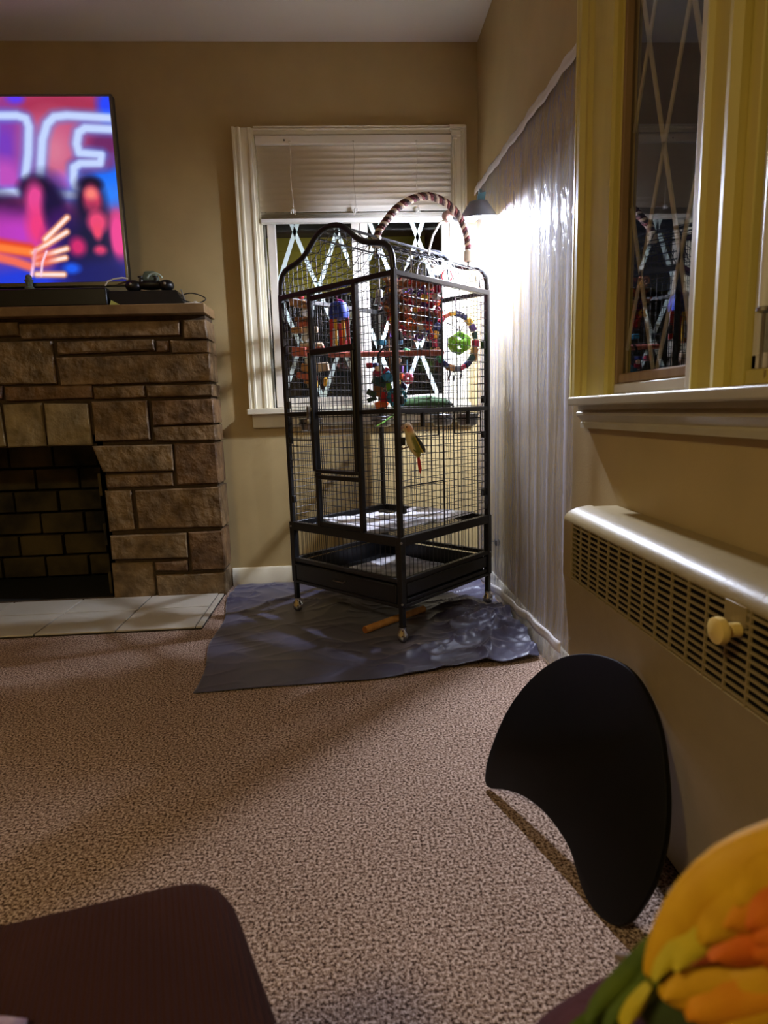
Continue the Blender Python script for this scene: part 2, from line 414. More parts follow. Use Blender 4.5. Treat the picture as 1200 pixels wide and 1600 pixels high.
# ---------------------------------------------------------------- windows 2 and 3 (right wall)
w2 = struct_root('window_2', (W, 1.2, 0.82))
def prof_y(y0, y1, prof, z0, z1, m, par, name):
    s = 1 if y1 > y0 else -1; wd_ = abs(y1 - y0)
    return MB().prism([(W - d, y0 + s * wd_ * a, z0) for a, d in prof], (0, 0, z1 - z0)).build(name, m, par, ang=20)
PR = [(0, 0), (0, 0.028), (0.06, 0.030), (0.10, 0.026), (0.16, 0.034), (0.24, 0.034), (0.28, 0.022), (0.36, 0.022), (0.42, 0.028), (0.47, 0.020), (0.96, 0.018), (1, 0.012), (1, 0)]
prof_y(1.600, 1.400, PR, 0.822, 2.12, M_yellow, w2, 'casing')
PR2 = [(0, 0), (0, 0.016), (0.12, 0.024), (0.2, 0.026), (0.26, 0.018), (0.34, 0.016), (0.7, 0.016), (0.76, 0.024), (0.88, 0.026), (1, 0.016), (1, 0)]
prof_y(1.050, 0.955, PR2, 0.822, 2.12, M_yellow, w2, 'mullion_casing')
MB().box(W - 0.026, 0.2, 2.0, W, 1.600, 2.12).build('head_casing', M_yellow, w2, bevel=0.004)
MB().box(W - 0.003, 1.3925, 0.822, W + 0.012, 1.402, 2.0).build('stop', M_yellow, w2, bevel=0.002)
MB().box(W - 0.001, 1.381, 0.846, W + 0.016, 1.392, 2.0).build('jamb_strip', M_rawwood, w2, bevel=0.002)
GX = W + 0.013
MB().box(W - 0.004, 1.045, 0.823, W + 0.028, 1.090, 2.0).build('sash_stile', M_sash, w2, bevel=0.003)
MB().box(W - 0.002, 1.090, 0.823, W + 0.028, 1.392, 0.846).build('sash_rail', M_sash, w2, bevel=0.003)
MB().box(W + 0.002, 1.090, 0.846, W + 0.028, 1.378, 0.868).build('glazing_bead', M_rawwood, w2, bevel=0.004)
sash = MB().box(W + 0.002, 1.09, 1.96, W + 0.028, 1.376, 2.0).build('sash', M_sash, w2)
MB().box(GX, 1.088, 0.866, GX + 0.004, 1.378, 1.962).build('pane', M_glass2, sash)
cr3 = [(1.246 + 0.156 * i, 1.295 + 0.45 * j) for i in range(-2, 3) for j in range(-2, 3)] 
for (ya, za, yb, zb) in lattice(cr3, 0.078 / 0.225, 1.09, 1.376, 0.87, 1.96, None, 0.012):
    MB().bar((GX + 0.007, ya, za), (GX + 0.007, yb, zb), 0.011, 0.003, up=(1, 0, 0)).build('lattice_strip', M_lead2, sash)
# sill and apron run under both right windows
MB().box(0.556, 0.10, 0.800, W + 0.05, 1.530, 0.821).build('sill', M_sill, w2, bevel=0.004)
apr = [(0, 0), (0.026, 0), (0.026, 0.010), (0.022, 0.013), (0.030, 0.018), (0.030, 0.024), (0.020, 0.034), (0.016, 0.040), (0.019, 0.044), (0.019, 0.056), (0, 0.056)]
MB().prism([(W - d, 1.545, 0.800 - h) for d, h in apr], (0, -1.42, 0)).build('apron', M_sill, w2, ang=20)
w3 = struct_root('window_3', (W, 0.6, 0.82))
b = MB(); b.box(W - 0.004, 0.926, 0.822, W + 0.028, 0.955, 2.0); b.build('jamb', M_yellow, w3, bevel=0.003)
b = MB(); b.box(W + 0.008, 0.30, 0.845, W + 0.028, 0.34, 2.0); b.box(W + 0.008, 0.34, 0.845, W + 0.028, 0.926, 0.87); b.box(W + 0.008, 0.34, 1.96, W + 0.028, 0.926, 2.0); b.box(W + 0.008, 0.912, 0.845, W + 0.028, 0.926, 2.0)
s3 = b.build('sash', M_sash, w3, bevel=0.003)
MB().box(GX, 0.338, 0.868, GX + 0.004, 0.914, 1.962).build('pane', M_glass2, s3)
MB().box(W, 0.30, 0.822, W + 0.028, 0.926, 0.846).build('sash_rail', M_yellow, w3, bevel=0.003)
b = MB().tube([(W - 0.016, 0.868, 0.93), (W - 0.016, 0.868, 2.0)], 0.0085, 10); rod = b.build('stay_rod', M_white, w3)
b = MB().tube([(W - 0.016, 0.868, 0.845), (W - 0.016, 0.868, 0.932)], 0.0025, 8); b.lathe([(0.004, 0), (0.011, 0.003), (0.011, 0.008), (0.004, 0.012)], (W - 0.016, 0.868, 0.922), n=12)
b.build('rod_tip', M_steel, w3)

# ---------------------------------------------------------------- yard behind the back window: house, bushes, lamp made up for its olive glow
nh = thing('made_up_house', 'made-up olive house wall standing in for the glow in the back window', 'house', (-0.2, 8.4, -0.6))  # invented wall, its olive colour stands in for the glow in the panes
M_siding = mat('olive_siding', (150, 146, 70), 0.9, var=0.1, scale=3); M_roof = mat('dark_shingles', (30, 30, 34), 0.9)
for k in range(22): MB().bar((-3.2, 8.4 - 0.012, -0.5 + 0.165 * k), (1.1, 8.4 - 0.012, -0.5 + 0.165 * k), 0.03, 0.16, up=(0, 0.12, 1)).build('siding_board', M_siding, nh, smooth=False)
MB().box(-3.2, 8.4, -0.6, 1.1, 11.0, 3.05).build('wall', M_siding, nh, smooth=False)
MB().prism([(-3.5, 8.2, 3.05), (1.4, 8.2, 3.05), (-1.05, 8.2, 4.6)], (0, 3.0, 0)).build('roof', M_roof, nh, smooth=False)
struct('ground_outside', MB().box(-12, D + T + 0.4, -0.75, 12, 16, -0.6), mat('night_lawn', (58, 66, 34), 0.95, var=0.3, scale=30))
def hedge_fn(u, v):
    a = PI * v; x = -6 + 12 * u; n1 = mn.noise(Vector((x * 2.3, a * 2, 1))) * 0.16 + mn.noise(Vector((x * 7, a * 6, 4))) * 0.07
    return (x, 6.2 - (0.5 + n1) * math.cos(a), -0.62 + (2.50 + n1) * math.sin(a) ** 0.35)
tag(MB().sheet(hedge_fn, 220, 40).build('added_hedge', mat('dark_hedge_leaves', (22, 30, 20), 0.9, var=0.5, scale=30, bump=0.8, bscale=40)), 'made-up row of dark bushes that keeps the lower back panes dark', 'added_hedge', kind='stuff')  # added to hide the lower part of the olive wall
pl = bpy.data.lights.new('added_wall_fill', 'POINT'); pl.energy = 11.0; pl.color = (1.0, 0.9, 0.5); pl.shadow_soft_size = 0.06  # added lamp, only there to brighten the made-up wall
po = bpy.data.objects.new('added_wall_fill', pl); COL.objects.link(po); po.location = (-0.25, 7.7, 2.45)

# ---------------------------------------------------------------- fireplace
fp = thing('fireplace', 'brown sandstone fireplace with sooty firebox under a thin stone mantel', 'fireplace', (-1.53, 2.78, 0))
XC = -1.53
def mir(x): return 2 * XC - x
b = MB(); x1_ = -0.585; yb = 2.850
b.box(-1.085, 2.712, 0, x1_, yb, 1.225); b.box(mir(x1_), 2.712, 0, mir(-1.085), yb, 1.225); b.box(mir(-1.085), 2.712, 0.695, -1.085, yb, 1.225)
b.build('mortar', M_mortar, fp, smooth=False)
STONES = [(-1.647,1.153,-1.349,1.215,0),(-1.343,1.143,-0.688,1.204,0),(-0.674,1.130,-0.576,1.206,0),(-1.700,0.960,-1.216,1.136,2),(-1.200,1.081,-0.801,1.125,0),
(-0.795,1.075,-0.740,1.121,1),(-0.734,1.073,-0.575,1.121,0),(-1.206,0.949,-0.575,1.065,0),(-1.718,0.901,-1.446,0.955,1),(-1.437,0.892,-1.079,0.948,1),(-1.073,0.888,-0.857,0.942,0),
(-0.849,0.887,-0.572,0.939,0),(-1.615,0.701,-1.463,0.882,3),(-1.451,0.700,-1.291,0.877,3),(-1.282,0.698,-1.100,0.873,3),
(-1.082,0.709,-0.850,0.881,0),(-0.834,0.774,-0.572,0.877,1),(-0.838,0.702,-0.572,0.761,0),(-1.092,0.577,-0.762,0.691,2),(-0.753,0.508,-0.574,0.687,1),(-1.059,0.508,-0.773,0.562,0),
(-1.068,0.317,-0.955,0.496,2),(-0.942,0.316,-0.573,0.494,0),(-1.066,0.185,-0.735,0.297,2),(-0.724,0.123,-0.575,0.298,1),(-1.077,0.006,-0.893,0.168,2),(-0.882,0.126,-0.740,0.170,1),(-0.882,0.003,-0.578,0.107,2)]
def stone(x0, z0, x1, z1, k, i):
    rnd = random.Random(i * 13 + 5)
    j = lambda a=0.004: rnd.uniform(-a, a)
    dp = 2.696 + rnd.uniform(-0.006, 0.004); yb_ = 2.848 if x1 > -0.60 else 2.73
    cs = [(x0 + j(), z0 + j()), (x1 + (j(0.002) if x1 > -.6 else j()), z0 + j()), (x1 + (j(0.002) if x1 > -.6 else j()), z1 + j()), (x0 + j(), z1 + j())]
    if k == 2 and z0 == 0.577: cs[0] = (-1.066, 0.577); cs[3] = (-1.100, 0.691)
    if k == 3: cs[0] = (cs[0][0] - 0.002, cs[0][1]); 
    cx = (x0 + x1) / 2; cz = (z0 + z1) / 2
    def ring(y, ins):
        out = []
        pts = []
        for q in range(4):
            a_, b_ = cs[q], cs[(q + 1) % 4]
            pts += [a_, ((a_[0] * 2 + b_[0]) / 3 , (a_[1] * 2 + b_[1]) / 3 ), ((a_[0] + 2 * b_[0]) / 3, (a_[1] + 2 * b_[1]) / 3)]
        for (x, z) in pts:
            out.append((x + (ins if x < cx else -ins), y, z + (ins if z < cz else -ins)))
        return out
    r0 = ring(yb_, 0); r1 = ring(dp + 0.006, 0.0); r2 = [(x + j(0.002), y + j(0.002), z + j(0.002)) for x, y, z in ring(dp, 0.005)]
    c = [(cx + j(0.03), dp - rnd.uniform(0.0, 0.004), cz)]
    n = 12; vs = r0 + r1 + r2 + c; fs = []
    for a in range(2):
        for q in range(n):
            q2 = (q + 1) % n
            fs.append((a * n + q, a * n + q2, (a + 1) * n + q2, (a + 1) * n + q))
    for q in range(n): fs.append((2 * n + q, 2 * n + (q + 1) % n, 3 * n))
    fs.append(tuple(range(n - 1, -1, -1)))
    return MB().add(vs, [f for f in fs])
for i, (x0, z0, x1, z1, k) in enumerate(STONES):
    m = M_keystone if k == 3 else M_stone[k]
    stone(x0, z0, x1, z1, k, i).build('stone', m, fp, ang=30)
    if x0 > -1.46 and not (k == 3 and x0 < -1.5):       # the other half of the chimney breast, out of frame
        X0, X1 = mir(x1), mir(x0)
        if X1 > -1.72 and z0 > 0.69 : X1 = -1.73
        if X1 - X0 > 0.05:
            o = MB(); rr = stone(X0, z0, X1, z1, k if z0 != 0.577 else 0, i + 50); rr.build('stone', m, fp, ang=30)
mo = MB().box(mir(-0.571), 2.650, 1.226, -0.571, 2.850, 1.264).build('mantel', M_mantel, fp, bevel=0.003)
# firebox
b = MB()
b.box(mir(-1.075), 2.712, 0.0, mir(-1.085) + 0.02, 3.15, 0.70)
b.box(-1.085, 2.712, 0.0, -1.06, 3.15, 0.70); b.box(mir(-1.06), 3.15, 0, -1.06, 3.19, 0.72); b.box(mir(-1.06), 2.712, 0.70, -1.06, 3.19, 0.74); b.box(mir(-1.06), 2.705, -0.005, -1.06, 3.19, 0.006)
b.build('firebox', M_sootdark, fp, smooth=False)
MB().box(mir(-1.08), 2.70, 0.0, -1.08, 2.714, 0.014).build('ash_lip', M_mortar, fp)
rb = random.Random(3)
for r in range(6):
    z = 0.02 + r * 0.112
    x = -1.99 + (0.1 if r % 2 else 0)
    while x < -1.09:
        x2 = min(x + 0.215, -1.085)
        MB().box(x, 3.118 + rb.uniform(-.006, .006), z, x2 - 0.012, 3.152, z + 0.10).build('brick', M_soot, fp, bevel=0.004)
        x += 0.215
for r in range(5):
    z = 0.02 + r * 0.112
    for y in (2.74, 2.94):
        MB().box(-1.11, y + (0.05 if r % 2 else 0), z, -1.083, y + 0.175 + (0.05 if r % 2 else 0), z + 0.10).build('brick', M_soot, fp, bevel=0.004)
he = thing('hearth', 'hearth floor of pale glazed square tiles before the fireplace', 'hearth', (-1.53, 2.48, 0))
MB().box(mir(-0.586), 2.258, 0, -0.586, 2.712, 0.006).build('grout_bed', M_grout, he)
xs = [-0.611 - 0.300 * i for i in range(7)]
for i in range(6):
    for (y0, y1) in ((2.260, 2.507), (2.513, 2.712)):
        MB().box(xs[i + 1] + 0.0038, y0, 0, xs[i] - 0.0038, y1, 0.0115).build('tile', M_tile, he, bevel=0.0012)
for (y0, y1) in ((2.260, 2.508), (2.512, 2.690)):
    MB().box(-0.609, y0, 0, -0.587, y1, 0.0115).build('edge_tile', M_tile, he, bevel=0.0012)

# ---------------------------------------------------------------- television
tv = thing('television', 'flat screen television on the mantel showing a neon-lit crowd scene', 'television', (-1.53, 2.73, 1.264))
TR, TB, TT = -0.886, 1.352, 2.078
TLx = 2 * -1.53 - TR
TY = 2.720
b = MB(); b.box(TLx, TY, TB, TR, TY + 0.03, TT); b.box(TLx + .2, TY + .03, TB + .1, TR - .2, TY + .05, TT - .2)
b.build('case', M_blackpl, tv, bevel=0.003)
M_bezel = mat('tv_bezel', (120, 116, 104), 0.3, metal=0.8)
b = MB(); fw = 0.011
b.box(TR - fw, TY - 0.008, TB, TR, TY + 0.004, TT); b.box(TLx, TY - 0.008, TB, TLx + fw, TY + 0.004, TT)
b.box(TLx, TY - 0.008, TB, TR, TY + 0.004, TB + 0.016); b.box(TLx, TY - 0.008, TT - 0.008, TR, TY + 0.004, TT)
b.build('bezel', M_bezel, tv, bevel=0.002)
b = MB(); b.box(-1.60, 2.752, 1.272, -1.46, 2.775, 1.40); b.box(-1.75, 2.715, 1.264, -1.31, 2.82, 1.274)
b.build('stand', M_blackpl, tv, bevel=0.003)
# the picture on the screen: a painted grid of emitting points
SX0, SX1, SZ0, SZ1 = TLx + fw, TR - fw, TB + 0.016, TT - 0.008
NX, NZ = 250, 144
gx = np.linspace(SX0, SX1, NX); gz = np.linspace(SZ0, SZ1, NZ)
GXX, GZZ = np.meshgrid(gx, gz)
U = (SX1 - GXX) / 0.000553; V = (SZ1 - GZZ) / (SZ1 - SZ0) * 1345    # design units leftwards / downwards
img = np.zeros((NZ, NX, 3))
def blend(mask, col):
    global img
    img = img * (1 - mask[..., None]) + np.array(col) / 255.0 * mask[..., None]
def blob(u, v, ru, rv, col, s=0.5, a=1.0):
    d = np.sqrt(((U - u) / ru) ** 2 + ((V - v) / rv) ** 2)
    blend(np.clip((1 + s - d) / (2 * s), 0, 1) * a, col)
def stroke(pts, r, col, s=0.4, a=1.0):
    dm = np.full(U.shape, 1e9)
    for (u0, v0), (u1, v1) in zip(pts[:-1], pts[1:]):
        du, dv = u1 - u0, v1 - v0; L2 = du * du + dv * dv
        t = np.clip(((U - u0) * du + (V - v0) * dv) / L2, 0, 1)
        dm = np.minimum(dm, np.hypot(U - u0 - t * du, V - v0 - t * dv))
    blend(np.clip((1 + s - dm / r) / (2 * s), 0, 1) * a, col)
img[:] = np.array((186, 66, 116)) / 255.0
blob(340, 60, 420, 90, (170, 50, 84)); blob(20, 60, 70, 110, (40, 70, 250)); blob(660, 10, 60, 40, (90, 60, 250)); blob(770, 330, 140, 260, (120, 60, 190), 0.8)
blob(430, 380, 170, 200, (216, 120, 150), 0.8); blob(60, 560, 200, 160, (20, 110, 250), 0.6); blob(60, 330, 130, 90, (110, 40, 100)); blob(150, 470, 150, 60, (140, 44, 100))
blob(800, 560, 130, 120, (190, 80, 190)); blob(110, 700, 220, 90, (40, 130, 255), 0.7); blob(420, 620, 140, 80, (190, 110, 220))
neon, glow = (196, 214, 255), (80, 150, 250)
N1 = [(900, 640), (880, 400), (830, 130), (660, 130), (600, 150), (585, 210), (612, 400), (650, 560)]
N2 = [(545, 560), (500, 300), (455, 190), (400, 140), (310, 130), (0, 150)]
N3 = [(0, 230), (190, 220), (240, 250), (262, 330), (250, 395), (95, 410), (110, 470), (250, 470), (300, 500), (310, 590), (300, 640), (250, 660)]
N4 = [(470, 690), (300, 700)]; N5 = [(900, 680), (720, 675)]
for n_ in (N1, N2, N3, N4, N5): stroke(n_, 46, glow, 0.6, 0.6)
for n_ in (N1, N2, N3, N4, N5): stroke(n_, 28, neon, 0.5)
# crowd
blob(520, 740, 140, 180, (22, 14, 60)); blob(760, 800, 120, 90, (60, 20, 60), 0.6); blob(1000, 780, 200, 130, (30, 16, 50))
blob(800, 980, 330, 150, (196, 62, 206), 0.7); blob(1200, 980, 360, 170, (180, 60, 170), 0.7)
blob(592, 640, 110, 80, (26, 12, 44), 0.4); blob(596, 740, 72, 135, (232, 72, 150), 0.4); blob(600, 930, 80, 140, (240, 60, 130), 0.5); blob(480, 800, 70, 130, (24, 14, 60), 0.5)
blob(430, 900, 90, 90, (70, 20, 90), 0.6)
blob(480, 1330, 1100, 160, (30, 60, 220), 0.6); blob(330, 1120, 190, 240, (40, 20, 120), 0.6)
blob(210, 760, 110, 180, (20, 10, 44), 0.4); blob(190, 620, 80, 50, (20, 10, 40), 0.4); blob(192, 745, 64, 110, (226, 60, 100), 0.4); blob(196, 690, 44, 44, (250, 130, 120), 0.6)
blob(230, 1080, 190, 250, (14, 16, 60), 0.5); blob(172, 900, 70, 80, (236, 70, 120), 0.4); blob(176, 970, 34, 60, (240, 70, 110), 0.5)
blob(330, 1080, 60, 70, (210, 40, 110), 0.5); blob(170, 1110, 46, 40, (226, 60, 110), 0.5)
blob(30, 1010, 56, 180, (240, 70, 150), 0.3); blob(180, 1300, 260, 130, (14, 24, 100), 0.5); blob(390, 1240, 60, 40, (20, 90, 240), 0.5)
stroke([(1400, 1000), (900, 1060), (690, 1100)], 52, (230, 70, 40), 0.4); stroke([(1400, 1010), (900, 1075), (690, 1110)], 30, (255, 130, 60), 0.5)
stroke([(1400, 1120), (980, 1130), (800, 1180), (700, 1220)], 34, (246, 110, 90), 0.5)
for (p_, q_) in (((660, 1120), (400, 968)), ((650, 1160), (414, 1092)), ((640, 1200), (430, 1160)), ((650, 1280), (455, 1285)), ((560, 1020), (386, 862))):
    stroke([p_, q_], 24, (255, 170, 120), 0.5); stroke([p_, q_], 11, (255, 232, 226), 0.5)
stroke([(640, 1100), (665, 1200), (690, 1290)], 12, (250, 200, 236), 0.6); blob(590, 1170, 70, 70, (240, 80, 60), 0.6, 0.7); stroke([(560, 1110), (600, 1190), (620, 1290)], 8, (255, 214, 236), 0.6)
img = np.clip(img, 0, 1)
limg = np.where(img <= 0.04045, img / 12.92, ((img + 0.055) / 1.055) ** 2.4)
b = MB()
b.v = [(float(x), TY - 0.002, float(z)) for z in gz for x in gx]
b.f = [(j * NX + i, j * NX + i + 1, (j + 1) * NX + i + 1, (j + 1) * NX + i) for j in range(NZ - 1) for i in range(NX - 1)]
cols = np.concatenate([limg.reshape(-1, 3), np.ones((NX * NZ, 1))], axis=1)
b.build('screen', attr_mat('tv_screen', 'paint', emit=TV_STRENGTH), tv, colors=cols, smooth=False)

tag(MB().box(-2.00, 2.665, 1.264, -0.965, 2.712, 1.336).build('soundbar', M_blackpl, bevel=0.006), 'long black soundbar lying along the mantel below the television', 'soundbar')
gc = thing('game_console', 'slim black media box set askew at the right end of the mantel', 'console', (-0.80, 2.71, 1.264))
MB().prism([(-0.95, 2.672, 1.265), (-0.655, 2.672, 1.265), (-0.69, 2.69, 1.325), (-0.975, 2.69, 1.325)], (0, 0.10, 0)).build('case', M_blackpl, gc, bevel=0.003)
MB().tube([(-0.655, 2.70, 1.268), (-0.668, 2.685, 1.325)], 0.003, 6).build('edge_strip', M_steel, gc)
ct = thing('game_controller', 'black game controller lying on the media box beside the television', 'controller', (-0.80, 2.73, 1.326))
b = MB(); b.ell((-0.87, 2.72, 1.348), (0.035, 0, 0), (0, 0.03, 0), (0, 0, 0.024)); b.ell((-0.735, 2.72, 1.348), (0.032, 0, 0), (0, 0.03, 0), (0, 0, 0.024)); b.ell((-0.80, 2.725, 1.352), (0.07, 0, 0), (0, 0.028, 0), (0, 0, 0.020))
b.build('body', M_blackpl, ct)
for x in (-0.835, -0.775): MB().lathe([(0.008, 0), (0.006, 0.014), (0.012, 0.016), (0.011, 0.022)], (x, 2.712, 1.365), (0, -0.3, 1), n=12).build('thumb_stick', M_blackpl, ct)
for x in (-0.875, -0.735): MB().ell((x, 2.692, 1.352), (0.006, 0, 0), (0, 0.004, 0), (0, 0, 0.006), 8, 6).build('button', M_steel, ct)
M_slate = mat('slate_green', (96, 110, 92), 0.7, var=0.2, scale=60)
tag(MB().prism([(-0.835, 2.735, 1.350), (-0.775, 2.735, 1.350), (-0.772, 2.735, 1.385), (-0.785, 2.735, 1.412), (-0.828, 2.735, 1.412), (-0.84, 2.735, 1.385)], (0, 0.03, 0)).build('small_speaker', M_slate, bevel=0.006), 'small grey-green faceted box standing behind the black controller', 'box')
tag(MB().tube([(-0.965, 2.66, 1.340), (-0.955, 2.665, 1.358), (-0.93, 2.67, 1.368), (-0.90, 2.68, 1.374), (-0.88, 2.69, 1.372)], 0.0035, 6).build('white_cable', M_cord), 'short white cable arching onto the media box at the television corner', 'cable')
tag(MB().tube([(-0.775 + 0.030 * math.cos(a), 2.70, 1.372 + 0.022 * math.sin(a)) for a in np.linspace(0.1, PI - 0.1, 9)], 0.004, 6).build('grey_cable', mat('pale_cable', (176, 196, 186), 0.5)), 'pale looped cable on top of the black controller', 'cable')
pts = []
for t in np.linspace(0, 1, 40):
    a = 2 * PI * t * 1.2 + 2.6
    pts.append((-0.625 + 0.052 * math.cos(a), 2.70 + 0.01 * math.sin(3 * a), 1.292 + 0.018 * math.sin(a) - 0.006 * math.cos(a)))
tag(MB().tube(pts, 0.0024, 6).build('black_cable', M_blackpl), 'thin black cable looping off the right end of the mantel', 'cable')
b = MB().tube([(-0.66, 2.69, 1.268), (-0.625, 2.685, 1.270), (-0.60, 2.69, 1.269), (-0.585, 2.70, 1.268)], 0.004, 6); b.ell((-0.615, 2.69, 1.272), (0.010, 0, 0), (0, 0.008, 0), (0, 0, 0.007), 8, 6)
tag(b.build('white_plug', M_cord), 'white cable plug lying at the right end of the mantel', 'plug')
tag(MB().prism([(-0.955, 2.662, 1.266), (-0.915, 2.662, 1.266), (-0.948, 2.662, 1.284)], (0, 0.002, 0)).build('paper_corner', mat('lime_paper', (206, 214, 120), 0.8)), 'torn corner of lime paper under the media box', 'paper')
b = MB(); b.lathe([(0.018, 0), (0.020, 0.006), (0.013, 0.012), (0.014, 0.028), (0.018, 0.036), (0.010, 0.044)], (-1.278, 2.690, 1.336), n=10); b.ell((-1.278, 2.69, 1.384), (0.013, 0, 0), (0, 0.012, 0), (0, 0, 0.012), 10, 7)
tag(b.build('figurine', M_slate), 'tiny dark figurine on the soundbar in front of the screen', 'figurine')

# ---------------------------------------------------------------- mini blind
bl = thing('mini_blind', 'cream mini blind half lowered over the window behind the cage', 'blind', (0.075, D, 1.97))
MB().box(-0.345, D - 0.024, 1.936, 0.496, D + 0.010, 1.970).build('headrail', M_blind, bl, bevel=0.002)
def slat_mesh(z, tilt=1.72, wid=0.0256):
    b = MB(); ca, sa = math.cos(tilt), math.sin(tilt); n = 5; pts = []
    for i in range(n + 1):
        t = i / n - 0.5; h = -0.0034 * (1 - 4 * t * t)
        pts.append((t * wid * ca - h * sa, t * wid * sa + h * ca))
    f = lambda u, v: (-0.342 + 0.836 * u, D - 0.006 + pts[int(round(v * n))][0], z + pts[int(round(v * n))][1])
    return b.sheet(f, 1, n)
s0 = None
for i in range(11):
    z = 1.922 - 0.0240 * i
    if s0 is None: s0 = slat_mesh(z).build('slat', M_blind, bl, solid=0.0008)
    else: dup(s0, bl, (0, 0, -0.0240 * i))
s1 = None
for i in range(5):                                       # the stacked slats above the bottom rail
    if s1 is None: s1 = slat_mesh(1.664, 0.5).build('slat', M_blind, bl, solid=0.0008)
    else: dup(s1, bl, (0, 0, -0.0052 * i))
MB().box(-0.342, D - 0.020, 1.622, 0.494, D + 0.006, 1.640).build('bottom_rail', M_white, bl, bevel=0.003)
for x in (-0.200, 0.070, 0.343):
    MB().tube([(x + 0.003 * math.sin(k * 0.9), D - 0.0225 - 0.002 * (k % 2), 1.945 - 0.0285 * k) for k in range(11)], 0.0011, 5).build('cord', M_cord, bl)
    b = MB(); b.ell((x, D - 0.0255, 1.667), (0.006, 0, 0), (0, 0.004, 0), (0, 0, 0.011), 8, 6); b.tube([(x - 0.009, D - 0.0255, 1.655), (x - 0.008, D - 0.026, 1.672), (x, D - 0.027, 1.66), (x + 0.008, D - 0.026, 1.675), (x + 0.009, D - 0.0255, 1.654)], 0.0022, 5)
    b.build('cord_buckle', M_white, bl)
    MB().ell((x, D - 0.025, 1.944), (0.005, 0, 0), (0, 0.003, 0), (0, 0, 0.004), 8, 6).build('cord_grommet', M_cord, bl)
MB().ell((-0.222, D - 0.025, 1.950), (0.003, 0, 0), (0, 0.002, 0), (0, 0, 0.004), 8, 6).build('screw', M_dark, bl)

# ---------------------------------------------------------------- bird cage
F0 = Vector((0.163, 2.010, 0)); UA = Vector((-0.700, 0.714, 0)).normalized(); VB = Vector((0.714, 0.700, 0)).normalized()
LA, LB = 0.565, 0.540
def cg(a, b_, z): return F0 + UA * a + VB * b_ + Vector((0, 0, z))
cage = thing('bird_cage', 'tall black wire bird cage with arched top standing on castered legs', 'bird cage', cg(LA / 2, LB / 2, 0))
PW = 0.024
def post(a, b_, z0, z1, w=PW): return MB().obox(cg(a, b_, (z0 + z1) / 2), UA * w / 2, VB * w / 2, Vector((0, 0, (z1 - z0) / 2)))
corners = [(0, 0), (LA, 0), (0, LB), (LA, LB)]
for (a, b_) in corners:
    post(a, b_, 0.345, 1.245, 0.017).build('post', M_black, cage, bevel=0.002)
    post(a, b_, 0.132, 0.378, 0.024).build('stand_post', M_black, cage, bevel=0.002)
    post(a, b_, 0.058, 0.140, 0.018).build('leg', M_black, cage, bevel=0.002)
    c = cg(a, b_, 0)
    b = MB(); b.ell(c + Vector((0, 0, 0.023)), (0.019, 0, 0), (0, 0.019, 0), (0, 0, 0.019), 14, 10); b.lathe([(0.021, 0.022), (0.021, 0.036), (0.014, 0.046), (0.014, 0.062)], c, n=14)
    b.build('caster', M_chrome, cage)
# casters in the photo sit on the cloth; arches on the front and rear faces
def arch_z(s):                                           # s: 0..1 across the face
    t = min(s, 1 - s) * LA
    pts = [(0, 1.245), (0.004, 1.285), (0.015, 1.310), (0.035, 1.326), (0.065, 1.334), (0.10, 1.341), (0.135, 1.352), (0.165, 1.372), (0.195, 1.398), (0.225, 1.418), (0.255, 1.427), (0.2825, 1.429)]
    for (t0, z0), (t1, z1) in zip(pts[:-1], pts[1:]):
        if t <= t1: return z0 + (z1 - z0) * (t - t0) / (t1 - t0)
    return 1.429
SA = [0, 0.004 / LA, 0.015 / LA, 0.035 / LA] + [x for x in np.linspace(0.06, 0.505, 27) / LA] + [1 - 0.035 / LA, 1 - 0.015 / LA, 1 - 0.004 / LA, 1]
def arch_pts(b_, dz=0.0): return [cg(s * LA, b_, arch_z(s) + dz) for s in SA]
for b_, nm in ((0, 'arch'), (LB, 'arch')):
    MB().tube(arch_pts(b_), 0.0095, 10).build('arch', M_black, cage)
def hbar(a0, b0, a1, b1, z0, z1, w=0.018):
    return MB().bar(cg(a0, b0, (z0 + z1) / 2), cg(a1, b1, (z0 + z1) / 2), w, z1 - z0)
FACES = [((0, 0), (LA, 0)), ((0, 0), (0, LB)), ((LA, 0), (LA, LB)), ((0, LB), (LA, LB))]
for (p, q) in FACES:
    hbar(*p, *q, 1.224, 1.241).build('top_rail', M_black, cage, bevel=0.002)
    hbar(*p, *q, 0.345, 0.378, 0.022).build('floor_rail', M_black, cage, bevel=0.002)
    hbar(*p, *q, 0.216, 0.232, 0.020).build('skirt_rail', M_black, cage, bevel=0.002)
    hbar(*p, *q, 0.792, 0.808, 0.014).build('middle_rail', M_black, cage, bevel=0.002)
    hbar(*p, *q, 0.128, 0.140, 0.020).build('tray_rail', M_black, cage, bevel=0.002)
# wire panels, one per face
RW = 0.00115
def panel(p, q, z0, z1, nv, dz, r=RW, skip=None):
    b = MB(); P0 = Vector((*p, 0)); P1 = Vector((*q, 0))
    for i in range(1, nv):
        t = i / nv; a = p[0] + (q[0] - p[0]) * t; c = p[1] + (q[1] - p[1]) * t
        b.tube([cg(a, c, z0), cg(a, c, z1)], r * (1.6 if i % 8 == 0 else 1), 4, caps=False)
    z = z0 + dz
    while z < z1 - 0.004:
        b.tube([cg(*p, z), cg(*q, z)], r, 4, caps=False); z += dz
    return b
for (p, q) in FACES:
    panel(p, q, 0.378, 1.225, 24, 0.0272).build('wire_panel', M_wire, cage)
    panel(p, q, 0.232, 0.347, 24, 0.2).build('lower_wire_panel', M_wire, cage)
